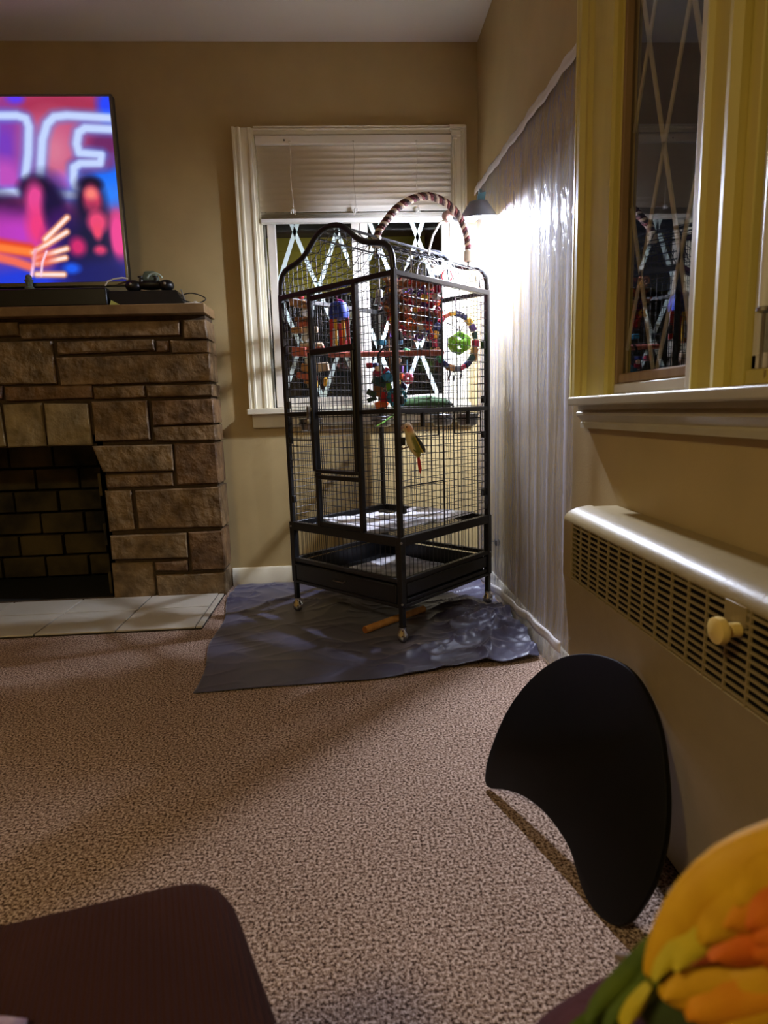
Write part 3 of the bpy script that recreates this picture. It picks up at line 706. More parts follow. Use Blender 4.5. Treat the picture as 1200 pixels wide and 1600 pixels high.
# arched end panels
for b_ in (0, LB):
    b = MB()
    for i in range(1, 22):
        s = i / 22; b.tube([cg(s * LA, b_, 1.24), cg(s * LA, b_, arch_z(s))], RW, 4, caps=False)
    for z in np.arange(1.262, 1.42, 0.0235):
        ss = [s for s in np.linspace(0, 1, 200) if arch_z(s) > z]
        b.tube([cg(ss[0] * LA, b_, z), cg(ss[-1] * LA, b_, z)], RW, 4, caps=False)
    b.build('arch_wire_panel', M_wire, cage)
# domed roof wires
b = MB()
for i in range(2, len(SA) - 2):
    if i % 2 == 0: b.tube([cg(SA[i] * LA, 0, arch_z(SA[i])), cg(SA[i] * LA, LB, arch_z(SA[i]))], 0.0015, 4, caps=False)
for s in (0.42, 0.46, 0.54, 0.58): b.tube([cg(s * LA, 0, arch_z(s)), cg(s * LA, LB, arch_z(s))], 0.0015, 4, caps=False)
for k in range(1, 11): b.tube(arch_pts(LB * k / 11), 0.0015, 4, caps=False)
for z in (1.262, 1.285):
    for a in (0, LA): b.tube([cg(a, 0, z), cg(a, LB, z)], RW, 4, caps=False)
for k in range(1, 24):
    for a in (0, LA): b.tube([cg(a, LB * k / 24, 1.24), cg(a + (0.006 if a == 0 else -0.006), LB * k / 24, 1.292)], RW, 4, caps=False)
b.build('dome_wires', M_wire, cage)
for s in (0.36, 0.64):
    MB().tube([cg(s * LA, 0, arch_z(s) + 0.002), cg(s * LA, LB, arch_z(s) + 0.002)], 0.004, 6).build('dome_rail', M_black, cage)
b = MB()                                                 # half-round lid wire under the dome
for k in range(0, 7):
    x = -0.075 + 0.025 * k; b.tube([cg(0.18, 0.42 + x, 1.300), cg(0.18, 0.42 + x, 1.300 + math.sqrt(max(0.0, 0.0064 - x * x)) * 0.85 + 0.003)], 0.0013, 4, caps=False)
b.tube([cg(0.18, 0.42 + 0.08 * math.cos(t), 1.300 + 0.068 * math.sin(t)) for t in np.linspace(0, PI, 15)], 0.0025, 6); b.tube([cg(0.18, 0.34, 1.300), cg(0.18, 0.50, 1.300)], 0.0025, 6)
b.build('dome_lid_wire', M_steel, cage)
# front door (left face in the photo)
door = MB()
for a in (0.165, 0.392): door.bar(cg(a, -0.008, 0.378), cg(a, -0.008, 1.225), 0.020, 0.016, up=UA)
door.bar(cg(0.165, -0.008, 1.206), cg(0.392, -0.008, 1.206), 0.016, 0.016); door.bar(cg(0.165, -0.008, 0.388), cg(0.392, -0.008, 0.388), 0.016, 0.016)
dr = door.build('door', M_black, cage, bevel=0.002)
b = MB()
b.bar(cg(0.165, -0.016, 0.588), cg(0.392, -0.016, 0.588), 0.014, 0.014); b.bar(cg(0.165, -0.016, 1.018), cg(0.392, -0.016, 1.018), 0.020, 0.022); b.bar(cg(0.178, -0.016, 0.588), cg(0.178, -0.016, 1.018), 0.016, 0.014, up=UA); b.bar(cg(0.392, -0.018, 0.588), cg(0.392, -0.018, 1.018), 0.022, 0.016, up=UA)
b.build('inner_door', M_black, dr, bevel=0.004)
MB().bar(cg(0.165, -0.012, 0.566), cg(0.392, -0.012, 0.566), 0.014, 0.016).build('lower_door_rail', M_black, dr, bevel=0.002)
b = MB(); b.lathe([(0.010, 0), (0.010, 0.010), (0.006, 0.012), (0.006, 0.018)], cg(0.398, -0.022, 0.815), -VB, 14); b.obox(cg(0.398, -0.036, 0.800), UA * 0.006, VB * 0.005, Vector((0, 0, 0.026))); b.lathe([(0.007, -0.01), (0.009, 0.004), (0.004, 0.012)], cg(0.398, -0.038, 0.772), (0, 0, 1), 10)
b.build('door_latch', M_steel, dr)
# hinges on the corner posts
for (a, b_, dr_) in ((LA - 0.020, -0.006, 0), (0.006, LB - 0.02, 1), (0.0, 0.022, 1)):
    for z in (0.47, 0.70, 0.835, 1.04):
        post(a, b_, z - 0.014, z + 0.014, 0.016).build('hinge', M_black, cage, bevel=0.003)
# feeder door frames, wire loops
def frame_on(fn, t0, t1, z0, z1, r=0.003):
    return MB().tube([fn(t0, z1), fn(t0, z0), fn(t1, z0), fn(t1, z1)], r, 6, closed=True)
fr_ = lambda t, z: cg(-0.004, t, z)
fl_ = lambda t, z: cg(t, -0.004, z)
for (t0, t1) in ((0.04, 0.215), (0.315, 0.485)):
    fd = frame_on(fr_, t0, t1, 0.712, 0.792, 0.0028).build('feeder_door', M_black, cage)
    MB().bar(fr_((t0 + t1) / 2, 0.745), fr_((t0 + t1) / 2, 0.795), 0.014, 0.008, up=VB).build('feeder_latch', M_black, fd)
fd = frame_on(fl_, 0.425, 0.54, 0.70, 0.792, 0.0028).build('feeder_door', M_black, cage)
MB().tube([fr_(0.245, 0.38), fr_(0.245, 1.225)], 0.0032, 6).build('stiffener', M_black, cage)
MB().tube([fr_(0.010, 0.548), fr_(0.245, 0.548)], 0.0026, 6).build('stiffener', M_black, cage)
# slide-out grate and tray
b = MB()
for k in range(1, 28): b.tube([cg(LA * k / 28, 0.01, 0.356), cg(LA * k / 28, LB - 0.01, 0.356)], 0.0015, 4, caps=False)
b.build('floor_grate', M_wire, cage)
b = MB()
a0, a1, b0, b1 = 0.014, LA - 0.014, 0.014, LB - 0.014
def quad_tray(z0, z1):
    t = 0.003
    bb = MB()
    bb.obox(cg(LA / 2, LB / 2, z0), UA * (a1 - a0) / 2, VB * (b1 - b0) / 2, Vector((0, 0, t / 2)))
    for (p, q) in (((a0, b0), (a1, b0)), ((a0, b1), (a1, b1)), ((a0, b0), (a0, b1)), ((a1, b0), (a1, b1))):
        bb.bar(cg(*p, (z0 + z1) / 2), cg(*q, (z0 + z1) / 2), t, z1 - z0)
    return bb
tray = quad_tray(0.146, 0.212).build('tray', M_black, cage)
MB().obox(cg(LA / 2, -0.006, 0.174), UA * (LA / 2 - 0.016), VB * 0.005, Vector((0, 0, 0.032))).build('drawer_front', M_black, tray, bevel=0.003)
MB().bar(cg(0.02, -0.012, 0.207), cg(LA - 0.02, -0.012, 0.207), 0.014, 0.004).build('drawer_lip', M_black, tray)
MB().tube([cg(0.325, -0.012, 0.182), cg(0.322, -0.022, 0.178), cg(0.268, -0.022, 0.178), cg(0.265, -0.012, 0.182)], 0.0026, 6).build('handle', M_steel, tray)
for (p, q) in (((-0.004, 0.02), (-0.004, LB - 0.02)), ((LA + 0.004, 0.02), (LA + 0.004, LB - 0.02))):
    MB().bar(cg(*p, 0.188), cg(*q, 0.188), 0.006, 0.044).build('tray_side', M_black, cage, bevel=0.002)
    MB().bar(cg(*p, 0.150), cg(*q, 0.150), 0.008, 0.014).build('tray_runner', M_black, cage, bevel=0.002)
for (a, b_, z) in ((-0.010, -0.010, 0.145), (-0.012, -0.010, 0.36), (LA, -0.013, 0.36), (-0.013, LB, 0.225)):
    MB().ell(cg(a, b_, z), (0.0045, 0, 0), (0, 0.0045, 0), (0, 0, 0.0045), 8, 6).build('bolt', M_steel, cage)

# newspapers
M_print = mat('newsprint_photos', (232, 230, 234), 0.85, rgb2=(120, 118, 128), scale=14, det=2)
def paper(name, a0, a1, b0, b1, z, amp, seed, label, m, rot=0.0):
    ca, sa = math.cos(rot), math.sin(rot); am, bm = (a0 + a1) / 2, (b0 + b1) / 2
    def f(u, v):
        a = (a0 + (a1 - a0) * u) - am; b_ = (b0 + (b1 - b0) * v) - bm
        a, b_ = am + a * ca - b_ * sa, bm + a * sa + b_ * ca
        h = amp * (0.5 + 0.5 * mn.noise(Vector((a * 7 + seed, b_ * 7, seed)))) + amp * 0.5 * abs(mn.noise(Vector((a * 16, b_ * 16 + seed, 3))))
        return cg(a, b_, z + h)
    o = MB().sheet(f, 22, 22).build(name, m, solid=0.0008)
    return tag(o, label, 'newspaper', 'newspapers lining the bird cage')
paper('newspaper', 0.10, 0.50, 0.06, 0.34, 0.360, 0.020, 1.0, 'rumpled white newspaper on the cage floor behind the front door', M_paper, 0.25)
paper('newspaper', 0.04, 0.34, 0.22, 0.52, 0.380, 0.008, 4.0, 'flat newspaper sheet on the cage floor along the right side panel', M_paper, -0.1)
paper('newspaper', 0.03, 0.20, 0.03, 0.26, 0.390, 0.007, 6.0, 'newspaper sheet curling at the front corner of the cage floor', M_print, 0.1)
paper('newspaper', 0.05, 0.48, 0.06, 0.50, 0.149, 0.010, 9.0, 'printed newspaper lying in the bottom tray of the cage', M_print, 0.05)

# perches inside and bowls
def dowel(name, p, q, r, m, label, n=12):
    return tag(MB().tube([p, q], r, n).build(name, m), label, 'perch')
M_pinkwood = mat('dyed_perch_wood', (172, 92, 84), 0.6, rgb2=(196, 120, 104), scale=40)
M_greyperch = mat('dark_perch', (60, 54, 50), 0.7, var=0.2, scale=40)
dowel('perch', cg(0.555, 0.23, 1.035), cg(0.012, 0.27, 1.0), 0.0105, M_pinkwood, 'pinkish wooden perch spanning the middle of the cage')
dowel('perch', cg(0.36, 0.25, 0.800), cg(0.03, 0.54, 0.800), 0.010, M_greyperch, 'dark perch under the green parrot')
bowls = [(0.19, 0.50, 'steel food bowl hanging below the green parrot'), (0.06, 0.49, 'steel food bowl hung by the right rear cage post'), (0.50, 0.06, 'steel food bowl hung by the left cage post'), (0.47, 0.44, 'steel food bowl hung on the rear wires under the sill')]
b0_ = None
for i, (a, b_, lb) in enumerate(bowls):
    bw = thing('food_bowl', lb, 'bowl', cg(a, b_, 0.735), 'food bowls inside the bird cage')
    c = cg(a, b_, 0.735)
    MB().lathe([(0.026, 0), (0.036, 0.004), (0.043, 0.042), (0.047, 0.045), (0.045, 0.047), (0.040, 0.043), (0.033, 0.008), (0.001, 0.006)], c, n=20).build('bowl', M_steel, bw)
    ring = MB().tube([c + Vector((0.044 * math.cos(t), 0.044 * math.sin(t), 0.030)) for t in np.linspace(0, 2 * PI, 20)[:-1]], 0.0028, 6, closed=True)
    tgt = {0: cg(a, LB, .765), 1: cg(0, b_, .765), 2: cg(LA, b_, .765), 3: cg(a, LB, .765)}[i]
    ring.tube([c + Vector((0, 0, .030)) + (tgt - c - Vector((0, 0, .030))).normalized() * 0.044, tgt], 0.003, 6)
    ring.build('holder_ring', M_black, bw)

# ---------------------------------------------------------------- toys in the cage
def cmat(n, rgb, r=0.5): return mat('toy_' + n, rgb, r)
CT = dict(red=cmat('red', (206, 40, 46)), crimson=cmat('crimson', (176, 26, 64)), orange=cmat('orange', (236, 110, 40)), yellow=cmat('yellow', (238, 186, 50)), blue=cmat('blue', (40, 66, 170)), navy=cmat('navy', (34, 36, 92)),
          purple=cmat('purple', (96, 50, 140)), green=cmat('green', (40, 140, 76)), dgreen=cmat('dark_green', (26, 66, 56)), teal=cmat('teal', (40, 124, 150)), lime=cmat('lime', (140, 208, 52), 0.35), magenta=cmat('magenta', (206, 40, 140)),
          tan=cmat('tan', (196, 140, 84)), cream=cmat('cream', (238, 214, 180)), salmon=cmat('salmon', (214, 110, 84)), brown=cmat('brown', (140, 88, 50)), white=cmat('white', (232, 232, 230)), grey=cmat('grey', (120, 126, 140)), pink=cmat('pink', (240, 120, 150)), sky=cmat('sky', (110, 180, 220)))
S1 = Vector((1, 0, 0)); S2 = Vector((0, 1, 0)); S3 = Vector((0, 0, 1))
def rbox(c, hx, hy, hz, rz=0.0, rx=0.0, ry=0.0):
    R_ = Matrix.Rotation(rz, 3, 'Y') @ Matrix.Rotation(rx, 3, 'Z') @ Matrix.Rotation(ry, 3, 'X')
    return MB().obox(c, R_ @ S1 * hx, R_ @ S2 * hy, R_ @ S3 * hz)
# 1 stack of wooden slices by the left post
c0 = cg(0.505, 0.055, 0)
ty = thing('hanging_toy', 'hanging toy of stacked tan and salmon wood slices by the left cage post', 'bird toy', c0 + Vector((0, 0, 1.225)))
MB().tube([c0 + Vector((0, 0, 1.235)), c0 + Vector((0.004, 0, 0.90))], 0.002, 5).build('cord', M_cord, ty)
k = 0.000345
def wp(zx, zy): return c0 + Vector(((zx - 275) * k, 0, 1.235 - (zy - 180) * k))
MB().ell(wp(260, 180), (0.012, 0, 0), (0, 0.011, 0), (0, 0, 0.009), 10, 8).build('bead', CT['red'], ty)
for (x0, y0, x1, y1, cname, rz) in ((130, 215, 345, 290, 'tan', 0.18), (175, 395, 345, 445, 'brown', 0.05), (205, 445, 350, 495, 'salmon', -0.1), (140, 500, 270, 560, 'tan', 0), (265, 495, 430, 555, 'cream', 0.03),
                                    (225, 668, 480, 712, 'cream', 0.04), (130, 712, 300, 808, 'salmon', 0.08), (290, 706, 490, 770, 'salmon', -0.05), (225, 900, 360, 985, 'tan', 0.25), (330, 890, 530, 985, 'cream', -0.1), (165, 1000, 400, 1068, 'salmon', 0.2), (250, 1062, 400, 1120, 'tan', 0.2), (362, 1080, 400, 1160, 'yellow', 0), (468, 1050, 502, 1140, 'yellow', 0.1)):
    rbox(wp((x0 + x1) / 2, (y0 + y1) / 2), (x1 - x0) / 2 * k, 0.016, (y1 - y0) / 2 * k, rz, random.uniform(-.3, .3)).build('block', CT[cname], ty, bevel=0.004)
for (x, y, r) in ((300, 345, 50), (300, 615, 52), (310, 865, 42)):
    MB().lathe([(r * k, -0.008), (r * k * 1.04, 0), (r * k, 0.008)], wp(x, y), (0.15, -1, 0.1), 16).build('disc', CT['white'], ty, bevel=0.002)
# 2 plastic keys
c0 = cg(0.355, 0.10, 0)
ty = thing('hanging_toy', 'hanging blue plastic toy with dangling red and yellow keys', 'bird toy', c0 + Vector((0, 0, 1.205)))
def kp(zx, zy): return c0 + Vector(((zx - 705) * k, 0, 1.185 - (zy - 290) * k))
MB().tube([kp(690, 90), kp(680, 180), kp(700, 250)], 0.003, 6).build('link', CT['pink'], ty)
MB().tube([kp(710 + 48 * math.cos(t), 290 + 52 * math.sin(t)) + Vector((0, -0.016, 0)) for t in np.linspace(0, 2 * PI, 18)[:-1]], 0.0055, 7, closed=True).build('ring', CT['magenta'], ty)
b = MB(); b.lathe([(0.012, 0.030), (0.030, 0.022), (0.038, -0.010), (0.036, -0.032), (0.020, -0.036)], kp(700, 320), n=16); b.build('bell_cap', CT['blue'], ty)
for (x, y0, y1, w, cn) in ((658, 400, 715, 20, 'yellow'), (738, 400, 660, 18, 'yellow'), (615, 420, 700, 20, 'red'), (700, 470, 705, 18, 'red'), (784, 395, 695, 18, 'red'), (640, 520, 690, 12, 'white'), (765, 640, 690, 12, 'pink')):
    c1, c2 = kp(x, y0), kp(x + random.uniform(-12, 12), y1); oy = Vector((0, random.uniform(-0.018, 0.012), 0))
    b = MB().bar(c1 + oy, c2 + oy, w * k * 2, 0.006, up=(0, 1, 0)); b.lathe([(w * k * 1.3, -0.003), (w * k * 1.3, 0.003)], c2 + oy, (0, 1, 0), 12)
    b.build('key', CT[cn], ty, bevel=0.0015)
# 3 dense bundle of coloured vine and leather pieces
c0 = cg(0.12, 0.235, 1.165)
ty = thing('hanging_toy', 'large dense bundle of red, magenta and orange pieces near the front cage post', 'bird toy', c0)
pal = ['red', 'crimson', 'magenta', 'orange', 'tan', 'cream', 'navy', 'grey', 'salmon', 'crimson', 'brown', 'pink', 'purple', 'yellow', 'white', 'brown']
rt = random.Random(11)
BD = {}
def bead_mesh(kind, cn):
    if (kind, cn) in BD: return BD[(kind, cn)]
    b = MB()
    if kind == 0: b.tube([(0.013 * math.cos(t), 0.004 * math.sin(2 * t), 0.013 * math.sin(t)) for t in np.linspace(0, 2 * PI, 13)[:-1]], 0.0042, 6, closed=True)
    elif kind == 1: b.obox((0, 0, 0), S1 * 0.012, S2 * 0.010, S3 * 0.009)
    else: b.tube([(-0.018, 0, 0.004), (-0.006, 0.006, -0.004), (0.006, -0.004, 0.004), (0.018, 0.002, -0.003)], 0.0045, 6)
    me = b.build('bead', CT[cn], ty); BD[(kind, cn)] = me; return me
first = True
for i in range(150):
    vx = rt.uniform(-1, 1); vz = rt.uniform(-1, 1); vy = rt.uniform(-1, 1)
    hw = 0.100 - 0.022 * (vz < -0.4) 
    p = Vector((vx * hw + 0.012 * (vz), vy * 0.055, vz * 0.100 - 0.012 * vx))
    kd = rt.choice((0, 0, 1, 2)); cn = rt.choice(pal)
    key = (kd, cn)
    new = key not in BD
    o = bead_mesh(kd, cn) if new else dup(BD[key], ty)
    # build() subtracts the toy's origin, so undo it once in the mesh
    if new:
        for v_ in o.data.vertices: v_.co += c0
    o.location = p; o.rotation_euler = (rt.uniform(0, 6), rt.uniform(0, 6), rt.uniform(0, 6))
MB().tube([c0 + Vector((0, 0, 0.09)), c0 + Vector((0, 0, 0.20))], 0.0025, 5).build('cord', M_cord, ty)
b = MB().tube([c0 + Vector((0.085 * x, 0.03 * y, 0.085 * z)) for x, y, z in ((-1, 1, 1), (1, -1, .9), (1, 1, .3), (-1, -1, .4), (-1, 1, -.3), (.9, -1, -.4), (.8, 1, -.9), (-.9, 0, -.9))], 0.016, 8)
b.build('core_rope', CT['brown'], ty)
# 4 ring swing with the green lattice ball
c0 = cg(0.074, 0.436, 1.055)
ty = thing('ring_swing', 'round swing of coloured wooden blocks hanging by the right cage panel', 'bird toy', c0)
rot = 0.50; RX = Vector((math.cos(rot), math.sin(rot), 0)); RZ = Vector((0, 0, 1)); RN = RX.cross(RZ)
def rp(ang, r=0.098): return c0 + RX * (r * math.cos(ang)) + RZ * (r * 1.04 * math.sin(ang))
MB().tube([rp(t) for t in np.linspace(0, 2 * PI, 37)[:-1]], 0.0035, 6, closed=True).build('hoop', M_greyperch, ty)
seq = ['dgreen', 'purple', 'yellow', 'navy', 'navy', 'yellow', 'salmon', 'crimson', 'navy', 'yellow', 'crimson', 'tan', 'green', 'navy', 'tan', 'grey', 'crimson', 'navy', 'dgreen', 'tan', 'crimson']
for i, cn in enumerate(seq):
    t = 0.25 + 2 * PI * i / len(seq); d_ = (rp(t + 0.05) - rp(t - 0.05)).normalized(); nn = d_.cross(RN).normalized()
    s_ = random.uniform(0.8, 1.25)
    MB().obox(rp(t), d_ * 0.0135, nn * 0.0095 * s_, RN * 0.0095 * s_).build('block', CT[cn], ty, bevel=0.003)
for (t, l) in ((4.35, 0.05), (4.6, 0.045), (4.95, 0.04), (0.0, 0.075), (0.12, 0.07)):
    p = rp(t); MB().tube([p, p + Vector((0.004, -0.006, -l * 0.5)), p + Vector((-0.003, -0.004, -l))], [0.003, 0.003, 0.005], 6).build('tassel', CT['tan' if t < 1 else 'grey'], ty)
MB().tube([rp(PI / 2), cg(0.074, 0.436, 1.225)], 0.0018, 5).build('chain', M_steel, ty)
cb_ = c0 + Vector((0.012, -0.012, -0.008))
g_ = (1 + 5 ** 0.5) / 2
dv = [Vector((x, y, z)) for x in (-1, 1) for y in (-1, 1) for z in (-1, 1)] + [Vector(p) for s_ in (-1, 1) for q in (-1, 1) for p in ((0, s_ / g_, q * g_), (s_ / g_, q * g_, 0), (s_ * g_, 0, q / g_))]
b = MB()
for i in range(20):
    for j in range(i):
        if abs((dv[i] - dv[j]).length - 2 / g_) < 0.01:
            b.tube([cb_ + dv[i].lerp(dv[j], t).normalized() * 0.036 for t in (0, 0.33, 0.67, 1)], [0.0105, 0.0082, 0.0082, 0.0105], 7)
ball = thing('lattice_ball', 'lime green lattice ball hanging inside the block swing', 'bird toy', cb_)
b.build('shell', CT['lime'], ball)
b = MB()
for t in (0.75, 2.3, PI / 2): b.tube([cb_ + Vector((0, 0, 0.034)), cb_ + Vector((0.02 * math.cos(t), 0, 0.060)), rp(t, 0.092)], 0.0018, 5)
b.build('tie', M_greyperch, ball)
# 5 tangle of blocks over the green parrot
c0 = cg(0.245, 0.25, 0.93)
ty = thing('hanging_toy', 'hanging tangle of orange, red and teal blocks above the parrot tail', 'bird toy', c0)
k5 = 0.000235
def tp(zx, zy, dy=0.0): return c0 + Vector(((zx - 430) * k5, dy, (560 - zy) * k5))
for (zx, zy, w, h, cn, rz) in ((300, 30, 60, 40, 'teal', 0.1), (590, 30, 45, 40, 'sky', 0), (580, 440, 60, 55, 'purple', 0.1), (575, 560, 60, 50, 'orange', 0), (215, 500, 55, 50, 'crimson', 0.1), (220, 430, 30, 40, 'cream', 0), (360, 560, 80, 60, 'teal', -0.6),
                               (420, 590, 40, 60, 'sky', -0.7), (240, 640, 110, 60, 'dgreen', 0.4), (400, 725, 40, 65, 'lime', -0.15), (225, 790, 70, 80, 'brown', 0.2), (320, 880, 60, 80, 'red', 0.1), (300, 1000, 70, 55, 'orange', 0.3), (215, 1010, 50, 55, 'orange', -0.2), (550, 690, 40, 70, 'yellow', -0.2), (630, 720, 45, 60, 'navy', -0.6),
                               (110, 820, 70, 45, 'dgreen', 0.5), (120, 910, 70, 35, 'dgreen', -0.3), (90, 380, 45, 40, 'crimson', 0), (190, 370, 50, 35, 'blue', 0), (430, 900, 50, 60, 'crimson', 0.2), (250, 1100, 60, 50, 'dgreen', 0), (380, 470, 45, 50, 'crimson', 0.5)):
    rbox(tp(zx, zy, random.uniform(-0.02, 0.02)), w * k5, 0.011, h * k5, rz, random.uniform(-.5, .5)).build('block', CT[cn], ty, bevel=0.002)
b = MB()
for q in range(7): b.ell(tp(710 + 55 * math.cos(q * 0.9), 600 + 55 * math.sin(q * 0.9), -0.012), (0.010, 0, 0), (0, 0.006, 0), (0, 0, 0.010), 8, 6)
b.build('flower_bead', CT['pink'], ty)
b = MB()
for q in range(14):
    t = 2 * PI * q / 14; b.ell(tp(520 + 135 * math.cos(t), 890 + 135 * math.sin(t), -0.018), (0.0085, 0, 0), (0, 0.006, 0), (0, 0, 0.0085), 8, 6)
b.build('chain_ring', CT['teal'], ty)
MB().tube([tp(415 + 180 * math.cos(t), 270 - 180 * math.sin(t), 0.01) for t in np.linspace(0, PI, 14)], 0.0045, 7).build('arch_wire', M_blackpl, ty)
b = MB().ell(tp(700, 190), (0.017, 0, 0), (0, 0.012, 0), (0, 0, 0.018), 10, 8); b.build('bead', CT['green'], ty)
MB().tube([tp(700, 300), tp(700, 520)], 0.004, 6).build('straw', CT['sky'], ty)
MB().ell(tp(570, 310), (0.011, 0, 0), (0, 0.01, 0), (0, 0, 0.011), 10, 8).build('bead', CT['cream'], ty)
b = MB().tube([tp(430, 560), tp(420, 100), tp(425, -700)], 0.0022, 5); b.build('rope', CT['tan'], ty)
# 6 metal bell
c0 = cg(0.29, 0.25, 1.20)
ty = thing('bell', 'pale metal bell hanging under the arched cage front', 'bell', c0)
MB().lathe([(0.006, 0.055), (0.013, 0.050), (0.016, 0.020), (0.024, 0.0), (0.022, -0.002)], c0, n=16).build('shell', M_steel, ty)
MB().tube([c0 + Vector((0, 0, 0.05)), c0 + Vector((0.002, 0, 0.14)), c0 + Vector((-0.002, 0, 0.215))], 0.0032, 6).build('chain', M_steel, ty)
MB().ell(c0 + Vector((0, 0, -0.012)), (0.008, 0, 0), (0, 0.008, 0), (0, 0, 0.010), 8, 6).build('clapper', M_chrome, ty)
cr_ = cg(0.15, 0.49, 1.312)
tag(MB().tube([cr_ + Vector((0.020 * math.cos(t), 0, 0.024 * math.sin(t))) for t in np.linspace(0, 2 * PI, 18)[:-1]], 0.0028, 6, closed=True).build('red_ring', CT['red']), 'thin red plastic ring hooked inside the cage roof', 'ring')

# ---------------------------------------------------------------- rope perch over the roof
rs = cg(0.22, 0.14, 0); rd = (cg(0.07, 0.50, 0) - rs).normalized()
RP = [(0.020, 1.395), (0.028, 1.425), (0.055, 1.460), (0.083, 1.493), (0.117, 1.522), (0.169, 1.551), (0.222, 1.566), (0.275, 1.562), (0.324, 1.543), (0.366, 1.508), (0.390, 1.465), (0.401, 1.42), (0.402, 1.385)]
rope = thing('rope_perch', 'arched twisted rope perch bolted over the cage roof', 'rope perch', rs + Vector((0, 0, 1.37)))
def cat(P_, t):
    n = len(P_) - 1; i = min(int(t * n), n - 1); f = t * n - i
    p0, p1, p2, p3 = P_[max(i - 1, 0)], P_[i], P_[i + 1], P_[min(i + 2, n)]
    g = lambda a, b2, c2, d2: 0.5 * (2 * b2 + (c2 - a) * f + (2 * a - 5 * b2 + 4 * c2 - d2) * f * f + (3 * b2 - a - 3 * c2 + d2) * f ** 3)
    return g(p0[0], p1[0], p2[0], p3[0]), g(p0[1], p1[1], p2[1], p3[1])
rn = Vector((rd.y, -rd.x, 0))
for kx, cc in enumerate(((96, 40, 44), (214, 196, 176), (70, 50, 46))):
    pts = []
    for i in range(150):
        t = i / 149; s_, z_ = cat(RP, t); s2, z2 = cat(RP, min(t + 0.01, 1)); s1_, z1_ = cat(RP, max(t - 0.01, 0))
        tan = (rd * (s2 - s1_) + Vector((0, 0, z2 - z1_))).normalized(); nb = tan.cross(rn).normalized()
        ph = t * 2 * PI * 17 + kx * 2 * PI / 3
        pts.append(rs + rd * s_ + Vector((0, 0, z_)) + (rn * math.cos(ph) + nb * math.sin(ph)) * 0.0068)
    MB().tube(pts, 0.0074, 7).build('strand', mat('rope_strand_%s' % 'abc'[kx], cc, 0.85, bump=0.4, bscale=300), rope)
M_cap = mat('rope_end_cap', (226, 214, 190), 0.5)
for (s_, z_) in ((0.402, 1.374), (0.020, 1.392)):
    MB().lathe([(0.014, -0.022), (0.0175, -0.020), (0.0175, 0.016), (0.013, 0.020)], rs + rd * s_ + Vector((0, 0, z_)), n=16).build('end_cap', M_cap, rope)
    MB().lathe([(0.011, -0.012), (0.011, -0.004), (0.004, 0.0), (0.004, 0.02)], rs + rd * s_ + Vector((0, 0, z_ - 0.04)), n=12).build('wing_nut', M_black, rope)

# ---------------------------------------------------------------- clamp lamp
lc = Vector((0.530, 2.450, 1.522)); la = Vector((0.05, 0.20, -1)).normalized()
lamp = thing('clamp_lamp', 'grey clamp lamp with a bright white bulb in the corner above the cage', 'lamp', lc)
b = MB().lathe([(0.020, -0.058), (0.034, -0.055), (0.036, -0.050), (0.064, -0.012), (0.072, 0.0), (0.0705, 0.0005), (0.062, -0.012), (0.034, -0.048), (0.001, -0.050)], lc, la, 32, cap=False)
b.build('shade', M_lamp, lamp)
M_led = bpy.data.materials.new('led_bulb'); M_led.use_nodes = True
e = M_led.node_tree.nodes['Principled BSDF']; e.inputs['Emission Color'].default_value = (*LED_COLOR, 1); e.inputs['Emission Strength'].default_value = LED_STRENGTH
b = MB().lathe([(0.012, -0.044), (0.022, -0.030), (0.027, -0.014), (0.023, 0.006), (0.012, 0.015), (0.0005, 0.017)], lc + Vector((-0.026, 0, 0)), la, 20, cap=False)
b.build('bulb', M_led, lamp)
b = MB().obox(lc + Vector((0.01, 0.0, 0.068)), Vector((0.014, 0, 0.003)), Vector((0, 0.012, 0)), Vector((0.002, 0, 0.016))); b.tube([lc + Vector((0.01, 0, 0.08)), lc + Vector((0.03, 0.10, 0.13)), lc + Vector((0.070, 0.30, 0.18))], 0.006, 8)
b.build('clip', M_clip, lamp)
kb = lc + Vector((-0.118, 0.0, 0.004))
MB().tube([lc + Vector((-0.05, 0, -0.02)), kb], 0.006, 8).build('arm', M_steel, lamp)
MB().lathe([(0.017, -0.012), (0.021, -0.009), (0.021, 0.009), (0.017, 0.012)], kb, (0.5, -1, 0.1), 18).build('joint_knob', mat('tan_plastic', (186, 150, 136), 0.5), lamp)
cbp = [kb + Vector((-0.01, 0, -0.01)), kb + Vector((-0.035, -0.01, -0.03)), kb + Vector((-0.062, -0.02, -0.075)), kb + Vector((-0.078, -0.03, -0.125)), kb + Vector((-0.082, -0.04, -0.17)), kb + Vector((-0.06, -0.05, -0.20))]
MB().tube(cbp, 0.0042, 7).build('cable', M_white, lamp)

